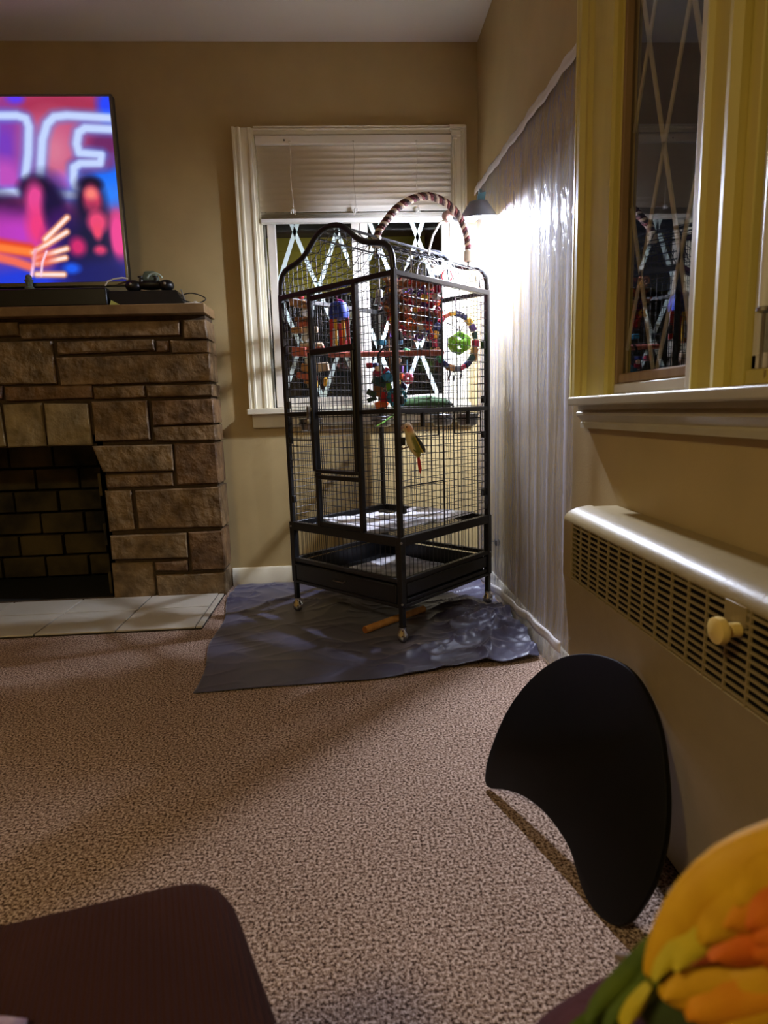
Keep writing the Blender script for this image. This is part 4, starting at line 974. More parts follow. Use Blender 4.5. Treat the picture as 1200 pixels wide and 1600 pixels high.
# ---------------------------------------------------------------- clear plastic sheet on the right wall
ps = thing('plastic_sheet', 'clear pleated plastic sheet taped over the right wall beside the cage', 'plastic sheet', (W, 2.2, 0))
def ztop(y): return 1.664 + (y - 1.605) / (2.80 - 1.605) * 0.075
def sheet_x(y, t):
    # hanging pleats: sharper ridges gathered from the tape downwards
    v = 0.0
    for (c_, w_, a_) in ((2.70, .006, .007), (2.66, .005, .009), (2.60, .006, .008), (2.55, .004, .009), (2.47, .005, .010), (2.40, .004, .008), (2.31, .006, .011), (2.20, .004, .010), (2.115, .006, .013), (2.01, .004, .011), (1.905, .005, .014), (1.80, .004, .010), (1.735, .006, .014), (1.655, .005, .012)):
        cc = c_ + 0.020 * (1 - t) * math.sin(c_ * 40) + 0.004 * mn.noise(Vector((c_ * 9, t * 6, 1.0)))
        fade = min(1, (1 - t) * 7 + 0.12) * (0.55 + 0.6 * mn.noise(Vector((c_ * 13, t * 2.2, 7.0))))
        v += 0.7 * a_ * math.exp(-((y - cc) / w_) ** 2) * max(0, fade)
    v += 0.003 * mn.noise(Vector((y * 7, t * 5, 2.0))) * (1 - t * 0.6) + 0.0012 * mn.noise(Vector((y * 22, t * 17, 5.0)))
    return W - 0.016 - max(v, -0.010) - 0.03 * max(0, 0.12 - t)
def fs(u, v):
    y = 2.815 - 1.215 * u; zt = ztop(y); z = 0.012 + (zt - 0.012) * v
    return (sheet_x(y, v), y, z)
MB().sheet(fs, 420, 80).build('film', M_vinyl, ps)
M_tape = mat('white_tape', (216, 210, 208), 0.45, bump=0.3, bscale=70)
def tp_(u, v):
    y = 2.815 - 1.213 * u; return (W - 0.019 - 0.002 * math.sin(y * 60) - 0.006 * (v > .3), y, ztop(y) + 0.012 - 0.038 * v + 0.003 * math.sin(y * 23))
MB().sheet(tp_, 60, 3).build('top_tape', M_tape, ps, solid=0.001)
def tb_(u, v):
    y = 2.70 - 1.06 * u; zc = 0.030 + (2.70 - y) * 0.075
    return (W - 0.024 - 0.004 * math.sin(y * 31), y, zc + 0.018 - 0.036 * v + 0.003 * math.sin(y * 17))
MB().sheet(tb_, 60, 3).build('bottom_tape', M_tape, ps, solid=0.001)
pg = thing('wall_plug', 'small black plug behind the plastic sheet near the right cage leg', 'plug', (W, 2.46, 0.24))
MB().obox((W - 0.010, 2.46, 0.245), (0.010, 0, 0), (0, 0.014, 0), (0, 0, 0.012)).build('body', M_blackpl, pg, bevel=0.003)
MB().tube([(W - 0.018, 2.475, 0.245), (W - 0.026, 2.55, 0.235), (W - 0.022, 2.64, 0.20)], 0.0022, 5).build('cable', M_blackpl, pg)

# ---------------------------------------------------------------- satin sheet under the cage
M_satin = mat('satin_lining', (56, 53, 79), 0.42, spec=0.6, sheen=0.3, var=0.08, scale=6)
near = [(-0.482, 1.700), (-0.25, 1.716), (0.0, 1.722), (0.17, 1.745), (0.345, 1.792), (0.47, 1.788), (0.58, 1.815), (0.638, 1.850)]
far = [(-0.561, 2.826), (-0.40, 2.832), (-0.25, 2.838), (0.0, 2.83), (0.2, 2.83), (0.4, 2.82), (0.53, 2.80), (0.588, 2.76)]
def poly_at(P_, t):
    n = len(P_) - 1; i = min(int(t * n), n - 1); f = t * n - i
    return (P_[i][0] + (P_[i + 1][0] - P_[i][0]) * f, P_[i][1] + (P_[i + 1][1] - P_[i][1]) * f)
feet = [cg(a, b_, 0) for a, b_ in corners]
def satin(u, v):
    p, q = poly_at(near, u), poly_at(far, u)
    bow = 0.03 * math.sin(PI * v) * (1 if u < 0.05 else 0)
    x = p[0] + (q[0] - p[0]) * v; y = p[1] + (q[1] - p[1]) * v
    if u < 0.02: x += 0.010 * math.sin(v * 14)
    x = min(x, W - 0.030)
    # gathered area front right
    g = 1 / (1 + math.exp(-(x - 0.22 - 0.30 * (y - 1.9)) * 14))
    g *= 1 / (1 + math.exp((y - 2.45) * 10)) * 0.9 + 0.25
    left = 0.003 + 0.008 * max(0, 1 - abs(y - 2.6) * 3) * (1 if x < 0 else .5)
    e1 = mn.noise(Vector((x * 4.2 + y * 3.0, y * 6.0 - x * 2.5, 1.3))); e2 = mn.noise(Vector((x * 11 - y * 6, y * 10 + x * 5, 4.1))); e3 = mn.noise(Vector((x * 3 + y * 1.5, y * 2.2, 8.0)))
    e4 = mn.noise(Vector((x * 17 + y * 13 + 2.5 * e1, y * 21 - x * 9, 2.2))); e5 = mn.noise(Vector((x * 7 + y * 2 + 1.2 * e3, y * 13 - x * 4, 6.6)))
    ridge = (1 - abs(e1)) ** 4 * 0.95 + (1 - abs(e2)) ** 4 * 0.30 + (1 - abs(e4)) ** 6 * 0.12 + (1 - abs(e5)) ** 6 * 0.55
    h = 0.004 + g * (0.050 * ridge * (0.6 + 0.6 * e3) + 0.006) + (1 - g) * (left * ((1 - abs(e1)) ** 4 * 0.9 + 0.5 * (1 - abs(e3)) ** 10 + 0.7 * (1 - abs(e5)) ** 14))
    for f_ in feet:
        d2 = (x - f_.x) ** 2 + (y - f_.y) ** 2
        h = 0.003 + (h - 0.003) * (1 - math.exp(-d2 / 0.0028))
    # dowel lies in a smooth place
    dx, dy = x - 0.154, y - 2.205
    h = 0.004 + (h - 0.004) * (1 - 0.8 * math.exp(-(dx * dx + dy * dy) / 0.03))
    ed = min(v * 10, 1)
    return (x, y, 0.002 + h * (0.45 + 0.55 * ed))
tag(MB().sheet(satin, 260, 210).build('satin_sheet', M_satin, solid=0.0016), 'dark lavender satin sheet spread on the carpet under the cage', 'sheet')
dn = Vector((0.277 - 0.032, 2.308 - 2.103, 0)).normalized()
dw = thing('wooden_dowel', 'plain round wooden dowel lying on the satin behind the front cage leg', 'dowel', (0.154, 2.205, 0.02))
MB().tube([Vector((0.034, 2.105, 0.022)), Vector((0.154, 2.205, 0.024)), Vector((0.272, 2.302, 0.025))], 0.0135, 16).build('rod', M_dowel, dw)
MB().lathe([(0.0128, 0), (0.0128, 0.002), (0.004, 0.002), (0.004, 0.0)], Vector((0.034, 2.105, 0.022)) - dn * 0.0018, dn, 16).build('end_grain', mat('end_grain', (150, 92, 44), 0.7), dw)

# ---------------------------------------------------------------- convector heater
ht = thing('convector_heater', 'long cream wall heater with a slotted grille under the right window', 'heater', (0.53, 0.7, 0))
HX, HT, HY1, HY0 = 0.487, 0.571, 1.350, -0.10
WB = W - 0.003
prof = [(WB, HT), (HX + 0.066, HT), (HX + 0.062, HT + 0.003), (HX + 0.052, HT + 0.0025)]
for t in np.linspace(0.1, 1, 10): prof.append((HX + 0.050 - 0.050 * math.sin(t * PI / 2), HT - 0.028 + 0.029 * math.cos(t * PI / 2)))
MB().prism([(x, HY1, z) for x, z in prof] + [(HX + 0.006, HY1, 0.538), (WB, HY1, 0.538)], (0, HY0 - HY1, 0)).build('top_cover', M_heat, ht, ang=30, bevel=0.002)
MB().prism([(HX, HY1, 0.418), (HX + 0.004, HY1, 0.40), (HX + 0.038, HY1, 0.020), (HX + 0.044, HY1, 0.020), (HX + 0.012, HY1, 0.418)], (0, HY0 - HY1, 0)).build('front_panel', M_heat, ht, bevel=0.002)
b = MB(); b.prism([(HX + 0.001, HY1 - 0.001, 0.540), (HX + 0.005, HY1 - 0.001, 0.40), (HX + 0.040, HY1 - 0.001, 0.0), (WB, HY1 - 0.001, 0.0), (WB, HY1 - 0.001, 0.540)], (0, -0.053, 0)); b.box(HX, HY1 - 0.0525, 0.412, HX + 0.006, HY1, 0.545)
b.build('end_panel', M_heat, ht, bevel=0.003)
MB().box(HX + 0.046, HY0, 0.02, WB - 0.003, HY1 - 0.056, 0.536).build('cavity_shade', M_dark, ht)  # solid black block: the dark inside is put into its colour
MB().box(HX + 0.011, HY0, 0.419, HX + 0.047, HY1 - 0.0546, 0.537).build('grille_gap_shade', M_dark, ht)  # black box added for the shade between the bars
MB().box(HX + 0.05, HY0, 0.0, WB - 0.003, HY1 - 0.02, 0.02).build('plinth', M_dark, ht)
y = HY1 - 0.0546
g0 = MB().box(HX + 0.0005, HY0, 0.4210, HX + 0.0035, HY1 - 0.05, 0.4247).build('grille_louver', M_heat, ht)
for i in range(1, 11): dup(g0, ht, (0, 0, 0.01136 * i))
g1 = MB().box(HX, y - 0.0018, 0.416, HX + 0.0035, y + 0.0012, 0.545).build('grille_bar', M_heat, ht)
i = 1
while y - 0.0464 * i > HY0 + 0.02:
    dup(g1, ht, (0, -0.0464 * i, 0)); i += 1
MB().box(HX - 0.001, 0.700, 0.517, HX + 0.008, 0.743, 0.545).build('grille_blank', M_heat, ht, bevel=0.001)
kc = Vector((HX - 0.002, 0.708, 0.514))
b = MB().lathe([(0.005, 0), (0.0092, 0.001), (0.0092, 0.013), (0.0065, 0.014), (0.0065, 0.019), (0.017, 0.022), (0.018, 0.026), (0.017, 0.032), (0.011, 0.0345), (0.0005, 0.035)], kc, (-1, 0, 0), 28)
b.build('knob', M_knob, ht)
for (yy, zz, xx) in ((1.336, 0.26, 0.016), (1.336, 0.06, 0.034)): MB().ell((HX + xx, yy, zz), (0.002, 0, 0), (0, 0.0035, 0), (0, 0, 0.0035), 8, 6).build('screw', M_steel, ht)

# ---------------------------------------------------------------- leaning crescent board
B0 = Vector((0.380, 0.795, 0.012)); be = Vector((-0.307, 0.952, 0)).normalized(); bw_ = Vector((0.417, 0.135, 0.899)); bw_ = (bw_ - be * bw_.dot(be)).normalized(); bnrm = be.cross(bw_).normalized()
if bnrm.x < 0: bnrm = -bnrm
outl = [(0.383, -0.0), (0.405, 0.019), (0.417, 0.065), (0.418, 0.139), (0.402, 0.206), (0.371, 0.267), (0.326, 0.317), (0.266, 0.349), (0.204, 0.363), (0.153, 0.359), (0.104, 0.336), (0.057, 0.296), (0.018, 0.241), (-0.008, 0.192), (-0.024, 0.141), (-0.029, 0.088), (-0.023, 0.042), (-0.014, 0.015), (-0.0, -0.001), (0.024, -0.01), (0.055, -0.01), (0.087, 0.004), (0.129, 0.032), (0.172, 0.044), (0.222, 0.049), (0.281, 0.042), (0.336, 0.022)]
def smooth_closed(P_, n):
    out = []; N = len(P_)
    for i in range(N):
        p0, p1, p2, p3 = P_[i - 1], P_[i], P_[(i + 1) % N], P_[(i + 2) % N]
        for k_ in range(n):
            f = k_ / n; out.append(tuple(0.5 * (2 * p1[d] + (p2[d] - p0[d]) * f + (2 * p0[d] - 5 * p1[d] + 4 * p2[d] - p3[d]) * f * f + (3 * p1[d] - p0[d] - 3 * p2[d] + p3[d]) * f ** 3) for d in (0, 1)))
    return out
so = smooth_closed(outl, 4)
cen = (0.18, 0.17)
def bring(off, ins):
    r = []
    for (a, c) in so:
        d = Vector((cen[0] - a, cen[1] - c)); l = d.length
        r.append(B0 + be * (a + d.x / l * ins) + bw_ * (c + d.y / l * ins) + bnrm * off)
    return r
rings = [bring(0.0, 0.006), bring(0.001, 0.002), bring(0.004, 0.0), bring(0.010, 0.0), bring(0.013, 0.002), bring(0.014, 0.006)]
b = MB().loft(rings, caps=True)
crb = thing('crescent_board', 'black crescent-shaped board leaning on the heater front', 'board', B0)
o = b.build('panel', M_lacquer, crb, ang=35)

# ---------------------------------------------------------------- brown ottoman, bottom left
M_ott = mat('brown_corduroy', (56, 30, 21), 0.9, var=0.10, scale=8, spec=0.08)
nt = M_ott.node_tree; pb = nt.nodes['Principled BSDF']
tc = nt.nodes.new('ShaderNodeTexCoord'); mp = nt.nodes.new('ShaderNodeMapping'); mp.inputs['Rotation'].default_value = (0, 0, -0.32)
wv = nt.nodes.new('ShaderNodeTexWave'); wv.bands_direction = 'X'; wv.inputs['Scale'].default_value = 55; wv.inputs['Distortion'].default_value = 0.4
bp = nt.nodes.new('ShaderNodeBump'); bp.inputs['Strength'].default_value = 0.5; bp.inputs['Distance'].default_value = 0.003
nt.links.new(tc.outputs['Object'], mp.inputs[0]); nt.links.new(mp.outputs[0], wv.inputs['Vector']); nt.links.new(wv.outputs['Fac'], bp.inputs['Height']); nt.links.new(bp.outputs['Normal'], pb.inputs['Normal'])
ot = thing('ottoman', 'dark brown ribbed ottoman nearest the camera on the carpet', 'ottoman', (-0.30, 0.25, 0))
ocorn = [(-0.145, 0.568), (-0.012, 0.278), (-0.012, -0.06), (-0.62, -0.06), (-0.70, 0.435)]
def oring(z, ins, r=0.05):
    P_ = [Vector((x, y_, 0)) for x, y_ in ocorn]; c_ = sum(P_, Vector()) / len(P_); out = []
    for i in range(len(P_)):
        p0, p1, p2 = P_[i - 1], P_[i], P_[(i + 1) % len(P_)]
        d0 = (p0 - p1).normalized(); d1 = (p2 - p1).normalized()
        for k_ in range(7):
            t = k_ / 6; q = (p1 + d0 * r) * (1 - t) ** 2 + p1 * 2 * t * (1 - t) + (p1 + d1 * r) * t * t
            d = (c_ - q); out.append(tuple(q + d.normalized() * ins + Vector((0, 0, z))))
    return out
rg = [oring(0.05, 0.012), oring(0.065, 0.002), oring(0.09, 0), oring(0.30, -0.004), oring(0.325, 0.0), oring(0.340, 0.008), oring(0.349, 0.022), oring(0.352, 0.045), oring(0.356, 0.12), oring(0.358, 0.2)]
b = MB().loft([[(x, y_, z) for x, y_, z in reversed(r)] for r in rg]); b.build('cushion', M_ott, ot, ang=60)
for (x, y_) in ((-0.17, 0.48), (-0.06, 0.0), (-0.57, 0.0), (-0.62, 0.40)):
    MB().lathe([(0.018, 0), (0.024, 0.055)], (x, y_, 0), n=12).build('foot', M_greyperch, ot)
M_mauve = mat('mauve_fleece', (150, 112, 124), 0.9, var=0.12, scale=30, bump=0.5, bscale=180, sheen=0.4)
def fold(u, v):
    x = -0.385 + 0.22 * (u - 0.5); y_ = 0.30 + 0.20 * (v - 0.5)
    h = 0.020 * math.exp(-((u - .45) / .25) ** 2) + 0.006 * mn.noise(Vector((u * 5, v * 5, 1)))
    return (x + 0.02 * v, y_, 0.3615 + max(h, 0))
tag(MB().sheet(fold, 24, 20).build('throw_blanket', M_mauve, solid=0.004), 'pale mauve throw lying on the brown ottoman', 'blanket')

# ---------------------------------------------------------------- mauve cloth mound that carries the front bird
kn = thing('draped_knee_blanket', 'dark mauve blanket draped in a mound under the orange bird', 'blanket', (0.19, 0.22, 0))
M_mauve2 = mat('dark_mauve_fleece', (78, 46, 48), 0.95, var=0.12, scale=30, bump=0.5, bscale=180, spec=0.1)
CX, CY = 0.205, 0.246
rings = []
for (z, rx, ry_) in ((0.0, 0.24, 0.20), (0.05, 0.235, 0.195), (0.2, 0.20, 0.16), (0.34, 0.165, 0.125), (0.42, 0.140, 0.105), (0.456, 0.115, 0.080), (0.468, 0.06, 0.04), (0.472, 0.01, 0.008)):
    rings.append([(CX + rx * math.cos(t) * (1 + 0.05 * math.sin(5 * t + z * 9)), CY + ry_ * math.sin(t) * (1 + 0.05 * math.sin(4 * t + z * 7)), z) for t in np.linspace(0, 2 * PI, 41)[:-1]])
MB().loft(rings).build('cloth', M_mauve2, kn, ang=80)

# ---------------------------------------------------------------- birds
def loft_body(spine, side, upv, n=18):
    """spine: list of (point, half-width, half-height)"""
    rings = []
    for i, (p, rw, rh) in enumerate(spine):
        a = Vector(spine[max(i - 1, 0)][0]); c = Vector(spine[min(i + 1, len(spine) - 1)][0]); t = (c - a).normalized()
        s_ = (side - t * side.dot(t)).normalized(); u_ = s_.cross(t).normalized()
        if u_.dot(upv) < 0: u_ = -u_
        rings.append([tuple(Vector(p) + s_ * rw * math.cos(k_) + u_ * rh * math.sin(k_)) for k_ in np.linspace(0, 2 * PI, n + 1)[:-1]])
    t0 = (Vector(spine[1][0]) - Vector(spine[0][0])); s0_ = side
    # orientation fix
    r0 = [Vector(x) for x in rings[0]]; r1c = Vector(spine[1][0])
    nr = (r0[1] - r0[0]).cross(r0[2] - r0[1])
    if nr.dot(t0) < 0: rings = [r[::-1] for r in rings]
    return rings
def feather(base, tip, wid, nrm, thick=0.0016, curl=0.0, n=7, tipround=0.75):
    """one lens-shaped feather with a raised shaft: closed solid"""
    base = Vector(base); tip = Vector(tip); d = tip - base; nr = Vector(nrm).normalized(); s_ = d.cross(nr).normalized(); nr = s_.cross(d).normalized()
    rings = []
    for i in range(n + 1):
        t = i / n; w = wid * (0.35 + 0.65 * min(1, t / 0.45) ** 0.7) * (1 if t < tipround else math.sqrt(max(0.02, 1 - ((t - tipround) / (1 - tipround)) ** 2)))
        c_ = base + d * t - nr * curl * t * t
        rings.append([tuple(c_ - s_ * w), tuple(c_ - nr * thick * 0.6), tuple(c_ + s_ * w), tuple(c_ + s_ * w * 0.5 + nr * thick), tuple(c_ + nr * thick * 1.6), tuple(c_ - s_ * w * 0.5 + nr * thick)])
    return MB().loft(rings)
M_eye = mat('bird_eye', (8, 8, 8), 0.1); M_beak = mat('horn_beak', (52, 46, 42), 0.4); M_claw = mat('bird_foot', (120, 100, 92), 0.7)
def L3(c): return (*lin(c), 1.0)
def paint(mb, fn): return [fn(Vector(v)) for v in mb.v]
M_feath = attr_mat('plumage', 'paint')

# green parrot resting along the perch, head towards the right
C0 = cg(0.205, 0.355, 0.818)
def g_(l, s_, h): return C0 + Vector((1, 0.05, 0)) * l + Vector((0.05, -1, 0)) * s_ + Vector((0, 0, h))
gp = thing('green_parrot', 'dark green parrot crouched lengthwise on the perch inside the cage', 'parrot', C0)
sp = [(g_(-0.085, 0, -0.020), 0.010, 0.008), (g_(-0.065, 0, -0.012), 0.020, 0.014), (g_(-0.035, 0, -0.002), 0.029, 0.023), (g_(0.0, 0, 0.006), 0.034, 0.030), (g_(0.035, 0, 0.010), 0.034, 0.031), (g_(0.065, 0, 0.010), 0.029, 0.027), (g_(0.085, 0, 0.008), 0.024, 0.023), (g_(0.105, 0, 0.006), 0.0225, 0.022), (g_(0.122, 0, 0.003), 0.020, 0.019), (g_(0.134, 0, 0.000), 0.013, 0.012), (g_(0.139, 0, -0.001), 0.004, 0.004)]
b = MB().loft(loft_body(sp, Vector((0, -1, 0)), Vector((0, 0, 1))))
def gcol(v):
    l = v.x - C0.x; h = v.z - C0.z; n_ = mn.noise(v * 60) * 0.5 + 0.5
    c_ = (40 + 16 * n_, 74 + 20 * n_, 34) if h > -0.004 else (78, 96, 44)
    if l > 0.115 : c_ = (44, 62, 40)
    return L3(c_)
b.build('body', M_feath, gp, colors=paint(b, gcol), subsurf=1)
M_gw = mat('green_wing', (46, 84, 34), 0.6, rgb2=(66, 104, 44), scale=60); M_gt = mat('green_tail', (66, 110, 30), 0.6, rgb2=(104, 146, 40), scale=50)
M_gw2 = mat('grey_green_wing', (92, 108, 92), 0.5)
for s_ in (1, -1):
    wg = None
    for i in range(7):
        t = i / 6
        f = feather(g_(0.055 - 0.02 * t, s_ * (0.026 + 0.004 * t), 0.034 - 0.036 * t), g_(-0.045 - 0.055 * (1 - abs(t - 0.4)), s_ * (0.022 - 0.008 * t), 0.012 - 0.030 * t), 0.013, Vector((0, -s_, 0.5 - 0.4 * t)), 0.0015)
        if wg is None: wg = f.build('wing', M_gw, gp)
        else: f.build('feather', M_gw if i % 3 else M_gw2, wg)
    MB().ell(g_(0.123, s_ * 0.0175, 0.006), (0.0032, 0, 0), (0, 0.002, 0), (0, 0, 0.0032), 8, 6).build('eye', M_eye, gp)
for i in range(6):
    t = (i - 2.5) / 2.5
    feather(g_(-0.06, t * 0.012, -0.014), g_(-0.168 + 0.02 * abs(t), t * 0.020, -0.078 + 0.010 * abs(t)), 0.0085, Vector((0.4, 0, 1)), 0.0012).build('tail_feather', M_gt, gp)
MB().tube([g_(0.132, 0, 0.004), g_(0.143, 0, -0.001), g_(0.146, 0, -0.010), g_(0.142, 0, -0.017)], [0.008, 0.0065, 0.004, 0.001], 8).build('beak', M_beak, gp)
for s_ in (0.012, -0.012):
    b = MB().tube([g_(0.02, s_, -0.016), g_(0.018, s_, -0.028)], 0.004, 6)
    for q in (-1, 0, 1): b.tube([g_(0.018, s_, -0.027), g_(0.026 + 0.004 * q, s_ + q * 0.006, -0.0265), g_(0.031, s_ + q * 0.008, -0.033)], 0.0022, 5)
    b.build('foot', M_claw, gp)

# small conure clinging to the outside of the right panel
C1 = cg(-0.030, 0.046, 0.694)
def c_(x, s_, z): return C1 + Vector((x, -s_, z))
cn_ = thing('small_conure', 'olive conure with pale head and red tail clinging outside the cage', 'parrot', C1)
sp = [(c_(0.018, -0.004, -0.050), 0.005, 0.005), (c_(0.013, -0.002, -0.040), 0.011, 0.012), (c_(0.006, 0, -0.022), 0.0175, 0.018), (c_(-0.001, 0, -0.002), 0.0215, 0.022), (c_(-0.007, 0, 0.016), 0.021, 0.021), (c_(-0.012, 0, 0.032), 0.0165, 0.0165), (c_(-0.0155, 0, 0.042), 0.0145, 0.015), (c_(-0.019, 0, 0.053), 0.0145, 0.0155), (c_(-0.021, 0, 0.062), 0.011, 0.012), (c_(-0.0225, 0, 0.068), 0.004, 0.004)]
b = MB().loft(loft_body(sp, Vector((0, -1, 0)), Vector((1, 0, 0.3))))
def ccol(v):
    x = v.x - C1.x; z = v.z - C1.z
    if z > 0.056: return L3((226, 206, 186))
    if z > 0.040: return L3((206, 142, 92)) if x > -0.027 else L3((214, 176, 140))
    if x + 0.30 * z < -0.006: return L3((226, 206, 146))
    if z > 0.028: return L3((214, 190, 130))
    return L3((120, 116, 40)) if z > -0.03 else L3((150, 140, 40))
b.build('body', M_feath, cn_, colors=paint(b, ccol), subsurf=1)
M_ow = mat('olive_wing', (104, 104, 26), 0.6, rgb2=(134, 130, 40), scale=90); M_ow2 = mat('yellow_wing_edge', (186, 160, 40), 0.6); M_dk = mat('dark_flight', (44, 44, 40), 0.6); M_rt = mat('red_tail', (190, 42, 34), 0.6)
for s_ in (1, -1):
    wg = None
    for i in range(6):
        t = i / 5
        f = feather(c_(0.004 - 0.012 * t, s_ * 0.018, 0.024 - 0.006 * t), c_(0.036 - 0.028 * t, s_ * (0.013), -0.032 + 0.0 * t), 0.0078, Vector((0.2, -s_, 0)), 0.0014)
        m_ = M_ow2 if i == 1 else (M_dk if i == 0 else M_ow)
        if wg is None: wg = f.build('wing', m_, cn_)
        else: f.build('feather', m_, wg)
    MB().ell(c_(-0.0235, s_ * 0.0135, 0.0535), (0.0024, 0, 0), (0, 0.0016, 0), (0, 0, 0.0024), 8, 6).build('eye', M_eye, cn_)
for i in range(4):
    t = (i - 1.5) / 1.5
    feather(c_(0.014 + 0.002 * t, 0.003 * t, -0.044), c_(0.020 + 0.002 * t, 0.003 * t, -0.108 + 0.012 * abs(t)), 0.0038, Vector((0.3, -1, 0)), 0.001).build('tail_feather', M_rt, cn_)
MB().tube([c_(-0.031, 0, 0.056), c_(-0.040, 0, 0.052), c_(-0.0415, 0, 0.044), c_(-0.038, 0, 0.039)], [0.006, 0.005, 0.003, 0.001], 8).build('beak', mat('pinkish_beak', (176, 140, 126), 0.4), cn_)
for (s_, p, q) in ((0.008, (-0.012, -0.008), (-0.034, -0.017)), (-0.01, (0.004, -0.024), (0.014, -0.034))):
    b = MB().tube([c_(p[0], s_, p[1]), c_(q[0], s_ - 0.002, q[1])], 0.0028, 6)
    for k_ in (-1, 0, 1): b.tube([c_(q[0], s_ - 0.002, q[1]), c_(q[0] - 0.008, s_ - 0.006 + 0.004 * k_, q[1] + 0.004 * k_), c_(q[0] - 0.012, s_ - 0.011 + 0.004 * k_, q[1] + 0.002 * k_)], 0.0016, 5)
    b.build('foot', M_claw, cn_)

# sun conure close to the lens, seen from behind with its head turned out of the frame
C2 = CAM + (FWD + RIGHT * ((1130 - 600) / 950) - UPV * ((1440 - 800) / 950)) * 0.30
KK = 0.30 / 950
BX, BY, BZ = RIGHT, UPV, -FWD
def sb(px, py, d, k=0.0): return s2(px + 34, py + 40, d)
def s2(px, py, d=0.0): return C2 + BX * ((px - 1130) * KK) + BY * ((1440 - py) * KK) + BZ * d
sun = thing('sun_conure', 'yellow and orange sun conure perched on the mauve blanket close to camera', 'parrot', C2)
sp = [(sb(985, 1590, -0.012), 0.008, 0.008), (sb(1030, 1550, -0.010), 0.016, 0.015), (sb(1085, 1500, -0.006), 0.024, 0.021), (sb(1140, 1445, -0.004), 0.029, 0.025), (sb(1195, 1395, -0.004), 0.030, 0.026), (sb(1245, 1350, -0.006), 0.027, 0.024), (sb(1285, 1310, -0.010), 0.0225, 0.022), (sb(1325, 1275, -0.018), 0.0225, 0.0225), (sb(1360, 1245, -0.028), 0.018, 0.019), (sb(1380, 1228, -0.036), 0.006, 0.006)]
SD = (BX * 0.7 - BY * 0.7).normalized()
AX = (BX * 0.73 + BY * 0.68).normalized()
b = MB().loft(loft_body(sp, SD, BZ, 22))
def scol(v):
    r = v - C2; a = r.dot(AX); w = r.dot(SD)
    n_ = mn.noise(v * 90)
    if a > 0.075: return L3((240, 130, 30))
    if a < -0.018: return L3((52, 66, 18))
    k_ = abs(w) / 0.034 + n_ * 0.25
    return L3((236, 118, 20)) if k_ < 0.45 else (L3((240, 150, 24)) if k_ < 0.75 else L3((238, 178, 30)))
b.build('body', M_feath, sun, colors=paint(b, scol), subsurf=1)
M_y1 = mat('yellow_covert', (208, 152, 16), 0.65, rgb2=(222, 168, 24), scale=60); M_y2 = mat('lemon_covert', (206, 180, 36), 0.65, rgb2=(186, 170, 40), scale=50); M_or = mat('orange_feather', (206, 92, 12), 0.65, rgb2=(222, 116, 16), scale=60)
M_gf = mat('green_flight', (62, 84, 20), 0.6, rgb2=(92, 110, 24), scale=40); M_do = mat('rust_feather', (150, 62, 20), 0.7); M_am = mat('amber_covert', (218, 132, 12), 0.65, rgb2=(226, 150, 20), scale=50)
def fe(par, b0, t0, w, m_, d0=0.0, d1=0.0, nrm=None, curl=0.0): return feather(s2(*b0, d0), s2(*t0, d1), w * KK, nrm or BZ, 0.0022, curl, 9, 0.6).build('feather' if par is not sun else 'wing', m_, par, ang=60)
# each wing is a shaped shell with overlapping covert feathers; green flights show below
def wing_shell(pts, m_):
    rings = loft_body([(s2(px, py, d), w * KK, h) for px, py, d, w, h in pts], (BX * 0.66 - BY * 0.75).normalized(), BZ, 16)
    return MB().loft(rings).build('wing', m_, sun, ang=80, subsurf=1)
w1_ = wing_shell([(1330, 1290, 0.004, 60, 0.010), (1270, 1330, 0.012, 92, 0.014), (1198, 1356, 0.014, 100, 0.014), (1132, 1376, 0.012, 92, 0.011), (1080, 1408, 0.009, 64, 0.008), (1036, 1452, 0.007, 36, 0.006), (1008, 1500, 0.006, 14, 0.004), (1000, 1510, 0.006, 4, 0.002)], M_y1)
for (b0, t0, w, m_, d0, d1) in (
        ((1100, 1400), (920, 1608), 22, M_gf, 0.000, -0.006), ((1120, 1430), (948, 1612), 24, M_gf, 0.002, -0.004), ((1085, 1440), (985, 1575), 24, M_gf, 0.002, 0.0),
        ((1120, 1362), (1003, 1500), 20, M_y2, 0.015, 0.011), ((1140, 1372), (1030, 1478), 26, M_y2, 0.018, 0.014), ((1180, 1330), (1062, 1430), 36, M_y1, 0.022, 0.018), ((1240, 1290), (1110, 1370), 46, M_y1, 0.022, 0.020), ((1250, 1335), (1092, 1400), 40, M_am, 0.026, 0.020), ((1290, 1330), (1120, 1395), 46, M_or, 0.029, 0.023), ((1290, 1370), (1130, 1415), 44, M_or, 0.031, 0.024)):
    fe(w1_, b0, t0, w, m_, d0, d1)
w2_ = wing_shell([(1330, 1440, 0.004, 50, 0.010), (1270, 1470, 0.010, 84, 0.013), (1200, 1500, 0.012, 70, 0.013), (1130, 1518, 0.010, 50, 0.010), (1075, 1532, 0.008, 36, 0.008), (1035, 1536, 0.006, 20, 0.005), (1020, 1536, 0.005, 6, 0.002)], M_y1)
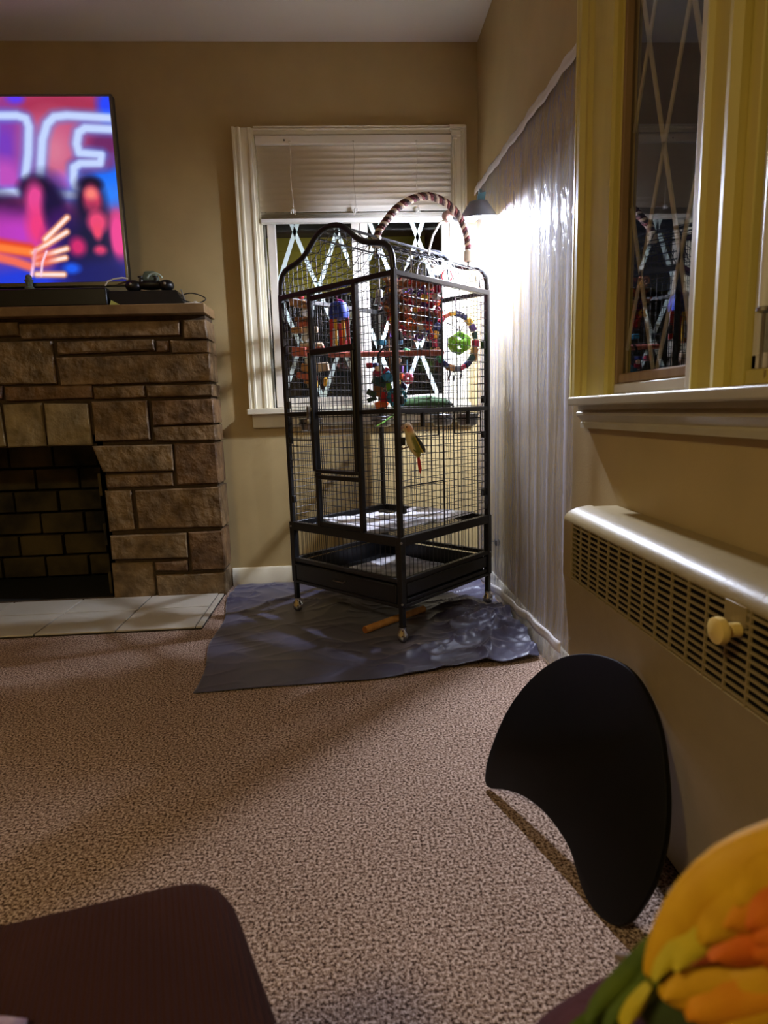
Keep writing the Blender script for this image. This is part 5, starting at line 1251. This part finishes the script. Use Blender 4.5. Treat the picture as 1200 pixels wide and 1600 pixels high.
for (b0, t0, w, m_, d0, d1) in (
        ((1180, 1530), (1040, 1650), 28, M_gf, -0.002, -0.006), ((1230, 1560), (1110, 1690), 30, M_gf, -0.002, -0.006), ((1008, 1525), (968, 1600), 15, M_y2, 0.004, 0.002), ((1290, 1570), (1190, 1690), 30, M_gf, -0.002, -0.006),
        ((1140, 1490), (1020, 1530), 30, M_y1, 0.016, 0.009), ((1190, 1500), (1050, 1552), 36, M_am, 0.021, 0.013), ((1250, 1490), (1100, 1566), 44, M_y1, 0.023, 0.015), ((1290, 1510), (1150, 1578), 44, M_am, 0.024, 0.016), ((1310, 1550), (1190, 1606), 40, M_y1, 0.020, 0.012), ((1200, 1590), (1120, 1625), 12, M_y2, 0.004, 0.002)):
    fe(w2_, b0, t0, w, m_, d0, d1)
# orange back between the wings
for (b0, t0, w, m_, d0) in (((1210, 1410), (1050, 1468), 20, M_do, 0.020), ((1230, 1405), (1075, 1452), 28, M_or, 0.024), ((1270, 1390), (1130, 1436), 44, M_or, 0.030), ((1290, 1370), (1160, 1400), 46, M_or, 0.031)):
    feather(s2(*b0, d0), s2(*t0, d0 - 0.006), w * KK, BZ, 0.0022, 0, 9, 0.6).build('back_feather', m_, sun, ang=60)
for i in range(5):
    feather(s2(1020 - 4 * i, 1545 + 6 * i, -0.008), s2(890 + 18 * i, 1690 + 12 * i, -0.02), 17 * KK, BZ, 0.0016).build('tail_feather', M_gf, sun)
for sg in (1, -1):
    MB().ell(sb(1345, 1258, -0.022) + SD * 0.020 * sg, BX * 0.0038, BY * 0.0038, BZ * 0.003, 8, 6).build('eye', M_eye, sun)
MB().tube([sb(1372, 1236, -0.034), sb(1396, 1222, -0.044), sb(1404, 1238, -0.054), sb(1400, 1256, -0.058)], [0.010, 0.008, 0.005, 0.001], 8).build('beak', M_beak, sun)
for sg in (1, -1):
    p0 = s2(1130, 1480, -0.026) + SD * 0.014 * sg; p1 = Vector((p0.x, p0.y + 0.01, 0.474))
    b = MB().tube([p0, p1], 0.005, 7)
    for k_ in (-1, 0, 1): b.tube([p1, p1 + Vector((0.012 * k_, 0.014, 0.002)), p1 + Vector((0.015 * k_, 0.024, -0.006))], 0.003, 6)
    b.build('foot', M_claw, sun)
